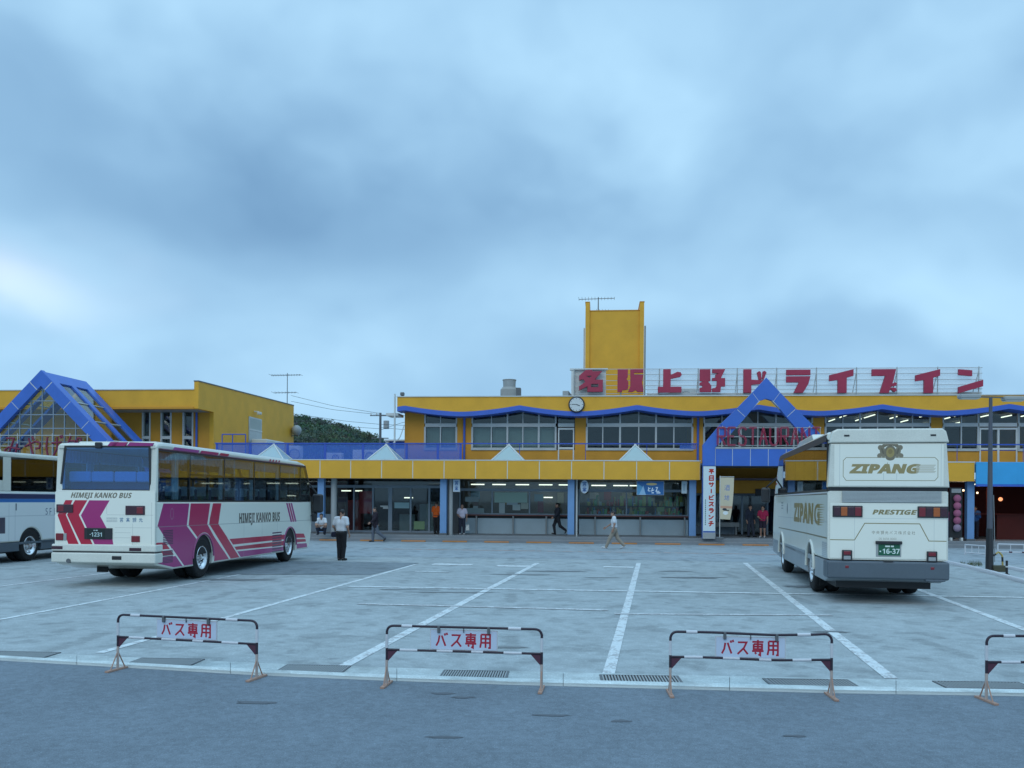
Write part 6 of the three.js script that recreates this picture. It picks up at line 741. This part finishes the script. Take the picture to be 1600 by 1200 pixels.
// ------------------------------------------------------------------ people: a smooth field over a posed skeleton, meshed with surface nets
const smin = (a, b, k) => { const h = Math.max(k - Math.abs(a - b), 0) / k; return Math.min(a, b) - h * h * k * 0.25; };
function capsule(a, b, ra, rb) { const ax = a[0], ay = a[1], az = a[2], dx = b[0] - ax, dy = b[1] - ay, dz = b[2] - az, L = dx * dx + dy * dy + dz * dz || 1e-9; return (x, y, z) => { let t = ((x - ax) * dx + (y - ay) * dy + (z - az) * dz) / L; t = t < 0 ? 0 : t > 1 ? 1 : t; const X = x - ax - dx * t, Y = y - ay - dy * t, Z = z - az - dz * t; return Math.sqrt(X * X + Y * Y + Z * Z) - ra - (rb - ra) * t; }; }
function nets(f, lo, hi, c) {
  const n = [0, 1, 2].map((i) => Math.ceil((hi[i] - lo[i]) / c) + 1), [nx, ny, nz] = n, d = new Float32Array(nx * ny * nz), id = (i, j, k) => i + nx * (j + ny * k);
  for (let k = 0; k < nz; k++) for (let j = 0; j < ny; j++) for (let i = 0; i < nx; i++) d[id(i, j, k)] = f(lo[0] + i * c, lo[1] + j * c, lo[2] + k * c);
  const vi = new Int32Array(d.length).fill(-1), P = [], I = [];
  for (let k = 0; k < nz - 1; k++) for (let j = 0; j < ny - 1; j++) for (let i = 0; i < nx - 1; i++) {
    let m = 0, sx = 0, sy = 0, sz = 0; const v = [];
    for (let q = 0; q < 8; q++) v.push(d[id(i + (q & 1), j + ((q >> 1) & 1), k + (q >> 2))]);
    for (let a = 0; a < 8; a++) for (const bit of [1, 2, 4]) if (!(a & bit)) { const b = a | bit; if ((v[a] < 0) !== (v[b] < 0)) { const t = v[a] / (v[a] - v[b]); sx += (a & 1) + (bit === 1 ? t : 0); sy += ((a >> 1) & 1) + (bit === 2 ? t : 0); sz += (a >> 2) + (bit === 4 ? t : 0); m++; } }
    if (m) { vi[id(i, j, k)] = P.length / 3; P.push(lo[0] + (i + sx / m) * c, lo[1] + (j + sy / m) * c, lo[2] + (k + sz / m) * c); }
  }
  const quad = (a, b, cc, e, flip) => { if (a < 0 || b < 0 || cc < 0 || e < 0) return; flip ? I.push(a, cc, b, b, cc, e) : I.push(a, b, cc, b, e, cc); };
  for (let k = 1; k < nz - 1; k++) for (let j = 1; j < ny - 1; j++) for (let i = 1; i < nx - 1; i++) {
    const s = d[id(i, j, k)] < 0;
    if (s !== d[id(i + 1, j, k)] < 0) quad(vi[id(i, j - 1, k - 1)], vi[id(i, j, k - 1)], vi[id(i, j - 1, k)], vi[id(i, j, k)], !s);
    if (s !== d[id(i, j + 1, k)] < 0) quad(vi[id(i - 1, j, k - 1)], vi[id(i, j, k - 1)], vi[id(i - 1, j, k)], vi[id(i, j, k)], s);
    if (s !== d[id(i, j, k + 1)] < 0) quad(vi[id(i - 1, j - 1, k)], vi[id(i, j - 1, k)], vi[id(i - 1, j, k)], vi[id(i, j, k)], !s);
  }
  const g = new THREE.BufferGeometry(); g.setAttribute('position', new THREE.Float32BufferAttribute(P, 3)); g.setIndex(I);
  const N = new Float32Array(P.length), e = c * .5; for (let q = 0; q < P.length; q += 3) { const [x, y, z] = [P[q], P[q + 1], P[q + 2]]; const a = f(x + e, y, z) - f(x - e, y, z), b = f(x, y + e, z) - f(x, y - e, z), w = f(x, y, z + e) - f(x, y, z - e), L = Math.hypot(a, b, w) || 1; N[q] = a / L; N[q + 1] = b / L; N[q + 2] = w / L; }
  g.setAttribute('normal', new THREE.BufferAttribute(N, 3)); return g;
}
const union = (list, k) => (x, y, z) => { let d = 9; for (const f of list) d = smin(d, f(x, y, z), k); return d; };
// a relaxed hand hanging down from the wrist at the origin (palm faces -x, thumb towards +z)
const handG = (() => {
  const l = [capsule([0, .01, 0], [0, -.03, 0], .024, .026), capsule([0, -.035, -.024], [0, -.085, -.026], .014, .012), capsule([0, -.035, 0], [0, -.09, 0], .015, .013), capsule([0, -.035, .022], [0, -.085, .024], .014, .013)];
  for (const [z, len, c] of [[-.031, .055, .02], [-.011, .07, .016], [.01, .078, .014], [.031, .07, .012]]) { const y = -.09, a = [0, y, z], b = [-.006, y - len * .45, z * 1.06], e = [-.006 - c, y - len * .78, z * 1.08], t = [-.006 - c * 2, y - len, z * 1.08]; l.push(capsule(a, b, .0095, .009), capsule(b, e, .009, .0082), capsule(e, t, .0082, .007)); }
  l.push(capsule([-.004, -.03, .022], [-.014, -.06, .045], .013, .011), capsule([-.014, -.06, .045], [-.022, -.095, .05], .011, .0085));
  return nets(union(l, .006), [-.07, -.19, -.06], [.045, .045, .075], .0035);
})();
// a head about its centre, facing +z
const headG = (() => {
  const ell = (c, r) => (x, y, z) => { const a = (x - c[0]) / r[0], b = (y - c[1]) / r[1], w = (z - c[2]) / r[2], k = Math.sqrt(a * a + b * b + w * w); return (k - 1) * Math.min(...r); };
  const base = union([ell([0, .03, -.012], [.076, .088, .095]), ell([0, -.03, .012], [.062, .082, .076]), capsule([0, -.085, .05], [0, -.09, .06], .024, .02), capsule([-.035, -.06, .02], [.035, -.06, .02], .035, .035)], .03);
  const add = union([capsule([0, .012, .084], [0, -.022, .1], .009, .014), capsule([-.036, .022, .07], [.036, .022, .07], .014, .014), capsule([-.02, -.052, .083], [.02, -.052, .083], .008, .008), capsule([-.022, -.062, .08], [.022, -.062, .08], .009, .009), ell([-.078, -.005, -.008], [.012, .032, .02]), ell([.078, -.005, -.008], [.012, .032, .02])], .008);
  const eye = union([ell([-.031, .002, .092], [.016, .009, .014]), ell([.031, .002, .092], [.016, .009, .014])], .001);
  return nets((x, y, z) => Math.max(smin(base(x, y, z), add(x, y, z), .014), -eye(x, y, z)), [-.11, -.15, -.13], [.11, .14, .14], .0055);
})();
const hairG = nets((() => { const o = (x, y, z) => { const a = x / .09, b = (y - .035) / .1, w = (z + .018) / .108; return (Math.sqrt(a * a + b * b + w * w) - 1) * .09 + .004 * Math.sin(x * 90) * Math.sin(z * 70 + y * 40); }; return (x, y, z) => Math.max(o(x, y, z), -(y - .05 + z * 1.0 + (z < -.02 ? .14 : .0)) * .7, z > .02 ? -(y - .02 - (z - .02) * .7) : -9); })(), [-.12, -.12, -.16], [.12, .16, .13], .0065);
const longHairG = nets((() => { const o = (x, y, z) => { const a = x / .098, b = (y - .015) / .13, w = (z + .02) / .112; return (Math.sqrt(a * a + b * b + w * w) - 1) * .095 + .004 * Math.sin(x * 80 + y * 30); }; return (x, y, z) => Math.max(o(x, y, z), -(.05 - z) * .0 + Math.min(z - .045 + Math.max(0, .06 - y) * .9, .3 - y) - .0); })(), [-.12, -.14, -.16], [.12, .17, .13], .0065);
const SKIN = paint(.42, .24, .17, { roughness: .6, bumpScale: 0 }), HAIR = paint(.012, .01, .01, { roughness: .5, bumpScale: 0 }), EYE_M = paint(.02, .015, .015, { roughness: .3 });
const cloth = (r, g, b) => paint(r, g, b, { roughness: .92, bumpScale: .002 });
function person(label, pos, yaw, h, pose, wear, frame = FW) {
  const t = thing('person', label, 'person', pos, yaw, undefined, frame), J = { hipL: [-.09, .9, 0], hipR: [.09, .9, 0], kneeL: [-.1, .48, .02], kneeR: [.1, .48, .02], ankL: [-.1, .085, 0], ankR: [.1, .085, 0], toeL: [-.12, .035, .17], toeR: [.12, .035, .17], waist: [0, 1.04, 0], chest: [0, 1.24, .005], neck: [0, 1.42, -.01], head: [0, 1.575, .02], shL: [-.185, 1.385, -.01], shR: [.185, 1.385, -.01], elL: [-.245, 1.11, -.03], elR: [.245, 1.11, -.03], wrL: [-.25, .86, .05], wrR: [.25, .86, .05], ...pose };
  const k = h / 1.7; for (const n in J) if (Array.isArray(J[n])) J[n] = J[n].map((v) => v * k);
  const mix = (a, b, q) => a.map((v, i) => v + (b[i] - v) * q), off = (a, x, y, z) => [a[0] + x * k, a[1] + y * k, a[2] + z * k], s = k, pelvis = mix(J.hipL, J.hipR, .5);
  const leg = (S, e) => [capsule(J['hip' + S], J['knee' + S], .083 * s + e, .056 * s + e), capsule(J['knee' + S], J['ank' + S], .056 * s + e, .04 * s + e * .9)], foot = (S, e) => [capsule(off(J['ank' + S], 0, -.035, -.02), J['toe' + S], .036 * s + e, .03 * s + e), capsule(J['ank' + S], off(J['ank' + S], 0, -.04, -.03), .038 * s + e, .036 * s + e)];
  const sd = (p, q, x) => [mix(p, q, 0)[0] + x * k, p[1], p[2]];
  const across = mix(J.shR, J.shL, 0).map((v, i) => (v - J.shL[i]) / (.37 * k));                     // unit vector across the shoulders
  const lat = (p, d) => p.map((v, i) => v + across[i] * d * k);
  const torso = (e) => [capsule(lat(pelvis, -.055), lat(J.waist, -.05), .105 * s + e, .095 * s + e), capsule(lat(pelvis, .055), lat(J.waist, .05), .105 * s + e, .095 * s + e), capsule(lat(J.waist, -.055), lat(J.chest, -.075), .092 * s + e, .105 * s + e), capsule(lat(J.waist, .055), lat(J.chest, .075), .092 * s + e, .105 * s + e), capsule(lat(J.chest, -.07), mix(J.neck, J.shL, .55), .1 * s + e, .06 * s + e), capsule(lat(J.chest, .07), mix(J.neck, J.shR, .55), .1 * s + e, .06 * s + e)];
  const neck = [capsule(off(J.neck, 0, -.04, 0), off(J.head, 0, -.05, -.02), .056 * s, .052 * s)], arm = (S, e, q = 1) => [capsule(J['sh' + S], q < 1 ? mix(J['sh' + S], J['el' + S], q) : J['el' + S], .052 * s + e, (.052 + (.038 - .052) * q) * s + e)], fore = (S, e) => [capsule(J['el' + S], J['wr' + S], .038 * s + e, .026 * s + e)];
  const boxOf = (pts, m) => [[0, 1, 2].map((i) => Math.min(...pts.map((p) => p[i])) - m), [0, 1, 2].map((i) => Math.max(...pts.map((p) => p[i])) + m)], all = Object.values(J).filter(Array.isArray);
  const head = headG.clone().scale(k, k, k); const hm = new THREE.Matrix4().makeRotationFromEuler(new THREE.Euler(pose.nod ?? 0, pose.look ?? 0, 0)).setPosition(...J.head); head.applyMatrix4(hm);
  const hand = (S) => { const a = V(...J['el' + S]), b = V(...J['wr' + S]), q = new THREE.Quaternion().setFromUnitVectors(V(0, -1, 0), b.clone().sub(a).normalize()), g = handG.clone(); if (S === 'L') { g.scale(-1, 1, 1); const ix = g.index.array; for (let i = 0; i < ix.length; i += 3) [ix[i], ix[i + 1]] = [ix[i + 1], ix[i]]; } return g.applyMatrix4(new THREE.Matrix4().compose(b, q, V(k, k, k))); };
  const c = .017, [lo, hi] = boxOf(all, .16);
  const bodyF = union([...leg('L', 0), ...leg('R', 0), ...foot('L', -.006), ...foot('R', -.006), ...torso(0), ...neck, ...arm('L', 0), ...arm('R', 0), ...fore('L', 0), ...fore('R', 0)], .05);
  part(t, 'body', [nets(bodyF, lo, hi, c), head, hand('L'), hand('R')], SKIN);
  part(t, 'hair', (wear.long ? longHairG : hairG).clone().scale(k, k, k).applyMatrix4(hm), wear.hair ?? HAIR);
  const eyes = [-1, 1].map((m) => new THREE.SphereGeometry(.011 * k, 10, 6).translate(m * .031 * k, .002 * k, .081 * k).applyMatrix4(hm)); part(t, 'eyes', eyes, EYE_M);
  const [lo2, hi2] = boxOf([J.shL, J.shR, J.elL, J.elR, J.wrL, J.wrR, pelvis, J.hipL, J.hipR, J.neck, J.chest], .2), hem = wear.hem ?? .02;
  const cutNeck = (f) => (x, y, z) => Math.max(f(x, y, z), y - (J.neck[1] + .055 * k));
  const top = wear.sleeve >= 1 ? [...arm('L', .02), ...arm('R', .02), ...fore('L', .02), ...fore('R', .02)] : [...arm('L', .034, .62), ...arm('R', .034, .62)];
  if (wear.jacket) top.push(capsule(lat(pelvis, -.07), lat(off(pelvis, 0, -.13, 0), -.08), .11 * s + .02, .115 * s), capsule(lat(pelvis, .07), lat(off(pelvis, 0, -.13, 0), .08), .11 * s + .02, .115 * s));
  const sh = cutNeck(union([...torso(.028), ...top], .035)), cutHem = wear.jacket ? pelvis[1] - .2 * k : pelvis[1] + hem * k; part(t, wear.jacket ? 'jacket' : 'shirt', nets((x, y, z) => Math.max(sh(x, y, z), cutHem - y), lo2, hi2, .0165), wear.top);
  const [lo3, hi3] = boxOf([J.hipL, J.hipR, J.kneeL, J.kneeR, J.ankL, J.ankR, J.waist], .2), sq = wear.shorts ? .62 : 1, lg = (S) => wear.shorts ? [capsule(J['hip' + S], mix(J['hip' + S], J['knee' + S], .8), .083 * s + .022, .066 * s + .02)] : leg(S, .026);
  const tr = union([...lg('L'), ...lg('R'), capsule(lat(pelvis, -.055), lat(mix(pelvis, J.waist, .6), -.05), .105 * s + .02, (.095 * s + .02)), capsule(lat(pelvis, .055), lat(mix(pelvis, J.waist, .6), .05), .105 * s + .02, (.095 * s + .02))], .03), beltY = mix(pelvis, J.waist, .55)[1]; part(t, wear.shorts ? 'shorts' : 'trousers', nets((x, y, z) => Math.max(tr(x, y, z), y - beltY), lo3, hi3, .0165), wear.legs);
  if (!wear.squat) part(t, 'belt', nets((x, y, z) => Math.max(union(torso(.032), .03)(x, y, z), Math.abs(y - beltY) - .016 * k), [pelvis[0] - .25, beltY - .05, pelvis[2] - .25], [pelvis[0] + .25, beltY + .05, pelvis[2] + .25], .012), M.black);
  for (const S of ['L', 'R']) { const [a, b] = boxOf([J['ank' + S], J['toe' + S], off(J['ank' + S], 0, -.05, -.04)], .07); const f = union(foot(S, .006), .02), ground = Math.min(J['toe' + S][1], J['ank' + S][1] - .05 * k) - .034 * k; part(t, 'shoe', nets((x, y, z) => Math.max(f(x, y, z), y - J['ank' + S][1] - .01), a, b, .012), wear.shoes); }
  return { t, J };
}
{
  const black = cloth(.014, .014, .018), navy = cloth(.03, .035, .06), white = cloth(.72, .75, .79), shoeB = paint(.012, .012, .013, { roughness: .4 }), shoeW = paint(.66, .66, .66, { roughness: .6 });
  const p = (px, py, y = 0, dz = 0) => { const q = G(px, py, y); return [q.x, y + .008, q.z + dz]; };
  const pd = (px, d, y = .312) => { const q = at(px, 800, d); return [q.x, y + .004, q.z]; };
  // man in white shirt, back to us, a dark bag in his left hand
  const a = person('person in white short-sleeved shirt and black trousers, back turned, beside the magenta coach', p(533, 876), Math.PI - .35, 1.76, { kneeL: [-.085, .48, .03], kneeR: [.085, .48, .02], ankL: [-.075, .085, -.01], ankR: [.075, .085, 0], toeL: [-.1, .035, .16], toeR: [.1, .035, .16], elR: [.29, 1.13, -.02], wrR: [.33, .98, .2], elL: [-.26, 1.12, -.04], wrL: [-.25, .9, .08], nod: .25, head: [0, 1.565, .045] }, { top: white, legs: black, shoes: shoeB, sleeve: .6, hem: .05 });
  { const q = V(...a.J.wrR).applyAxisAngle(UP, Math.PI - .35).add(a.t.position), b = thing('hand_bag', 'small dark bag held by the person in white shirt and black trousers', 'bag', [q.x, q.y - .16, q.z], -.3); part(b, 'bag', rbx(-.17, .17, -.06, .12, -.06, .06, .04), cloth(.02, .022, .05)); part(b, 'strap', new THREE.TorusGeometry(.07, .008, 6, 16, Math.PI).translate(0, .11, 0), black); }
  // crouching
  person('person in white shirt crouching on the step at the front end of the magenta coach', p(502, 836, .312), .15, 1.68, { hipL: [-.1, .3, -.12], hipR: [.1, .3, -.12], kneeL: [-.24, .5, .22], kneeR: [.24, .5, .22], ankL: [-.15, .09, .0], ankR: [.15, .09, .0], toeL: [-.2, .035, .16], toeR: [.2, .035, .16], waist: [0, .45, -.1], chest: [0, .65, -.02], neck: [0, .83, .05], head: [0, .97, .1], shL: [-.185, .79, .04], shR: [.185, .79, .04], elL: [-.25, .56, .16], elR: [.25, .56, .16], wrL: [-.05, .5, .34], wrR: [.05, .47, .34], nod: .1 }, { top: white, legs: navy, shoes: shoeB, sleeve: .6, squat: true });
  const walkL = (lead, sw) => ({ hipL: [-.09, .885, 0], hipR: [.09, .885, 0], kneeL: [-.09, .5, .16], ankL: [-.09, .1, lead], toeL: [-.1, .1, lead + .17], kneeR: [.09, .47, -.08], ankR: [.09, .12, -.34], toeR: [.1, .036, -.2], elL: [-.25, 1.13, -.14], wrL: [-.26, .92, -.2], elR: [.25, 1.13, .1], wrR: [.25, .97, .3] });
  person('person in white short-sleeved shirt and khaki trousers striding left across the lane', p(960, 858), -Math.PI / 2 - .12, 1.72, { hipL: [-.09, .86, 0], hipR: [.09, .86, 0], waist: [0, 1.0, .01], kneeR: [.09, .47, .2], ankR: [.09, .09, .36], toeR: [.1, .075, .54], kneeL: [-.09, .46, -.14], ankL: [-.09, .16, -.42], toeL: [-.1, .045, -.28], chest: [0, 1.21, .03], neck: [0, 1.39, .03], head: [0, 1.545, .07], shL: [-.185, 1.355, .02], shR: [.185, 1.355, .02], elR: [.25, 1.1, .0], wrR: [.26, .87, .06], elL: [-.25, 1.12, .12], wrL: [-.26, .95, .36] }, { top: white, legs: cloth(.36, .31, .25), shoes: shoeW, sleeve: .6, hem: .04 });
  person('person in dark jacket and grey trousers walking along the foot of the steps', p(586, 847), -Math.PI / 2 + .45, 1.74, { ...walkL(.12), kneeL: [-.09, .48, .08], ankL: [-.09, .085, .08], toeL: [-.1, .035, .25], kneeR: [.1, .47, -.1], ankR: [.1, .2, -.46], toeR: [.11, .06, -.4] }, { top: cloth(.02, .012, .022), legs: cloth(.13, .15, .19), shoes: shoeB, sleeve: 1, jacket: true });
  person('person in bright orange shirt standing beside the blue column', pd(682, 47.9), 2.6, 1.72, {}, { top: cloth(.72, .12, .012), legs: black, shoes: shoeB, sleeve: .6, hem: -.02 });
  const w = person('person with bobbed hair, pale shirt and dark trousers before the shop counter', pd(722, 47.5), .1, 1.6, { elL: [-.25, 1.11, .0], wrL: [-.15, 1.0, .17], elR: [.27, 1.12, .0], wrR: [.27, .88, .04] }, { top: cloth(.66, .62, .74), legs: navy, shoes: shoeW, sleeve: .6, long: true });
  { const b = thing('carrier_bag', 'white plastic carrier bag hanging from the hand of the person in pale shirt', 'bag', [w.t.position.x + .3, .32, w.t.position.z + .04]); part(b, 'bag', ext([[-.1, .2], [.1, .2], [.08, .5], [.03, .53], [0, .46], [-.03, .53], [-.07, .5]], -.04, .04, .03), M.white); }
  person('dark-clothed person striding left past the counter, just left of the middle column', pd(871, 47.6), -Math.PI / 2 + .3, 1.7, { ...walkL(.1), kneeR: [.09, .48, -.12], ankR: [.09, .26, -.44], toeR: [.1, .1, -.4] }, { top: cloth(.025, .03, .045), legs: cloth(.02, .022, .03), shoes: shoeB, sleeve: 1 });
  person('person in dark clothes standing in the restaurant entrance', pd(1172, 46.6), .4, 1.68, { kneeR: [.1, .48, .1], ankR: [.14, .085, .16], toeR: [.2, .04, .32] }, { top: cloth(.02, .028, .05), legs: cloth(.03, .038, .06), shoes: shoeB, sleeve: 1 });
  person('person in crimson top and dark shorts with white shoes in the restaurant entrance', pd(1192, 46.2), -.5, 1.62, { elL: [-.24, 1.12, .05], wrL: [-.1, 1.02, .2] }, { top: cloth(.42, .02, .08), legs: cloth(.03, .02, .04), shoes: shoeW, sleeve: .6, shorts: true, long: true, hem: 0 });
  person('person in blue top at the right shop, beside the lamp post', pd(1524, 46.6), -.9, 1.7, { elR: [.25, 1.14, .06], wrR: [.1, 1.2, .26] }, { top: cloth(.05, .16, .42), legs: cloth(.03, .03, .05), shoes: shoeB, sleeve: 1 });
  person('person in magenta top half hidden by the white and gold coach', pd(1485, 46.4), .2, 1.62, {}, { top: cloth(.36, .04, .22), legs: cloth(.08, .11, .2), shoes: shoeB, sleeve: .6, long: true });
}
renderer.render(scene, camera);
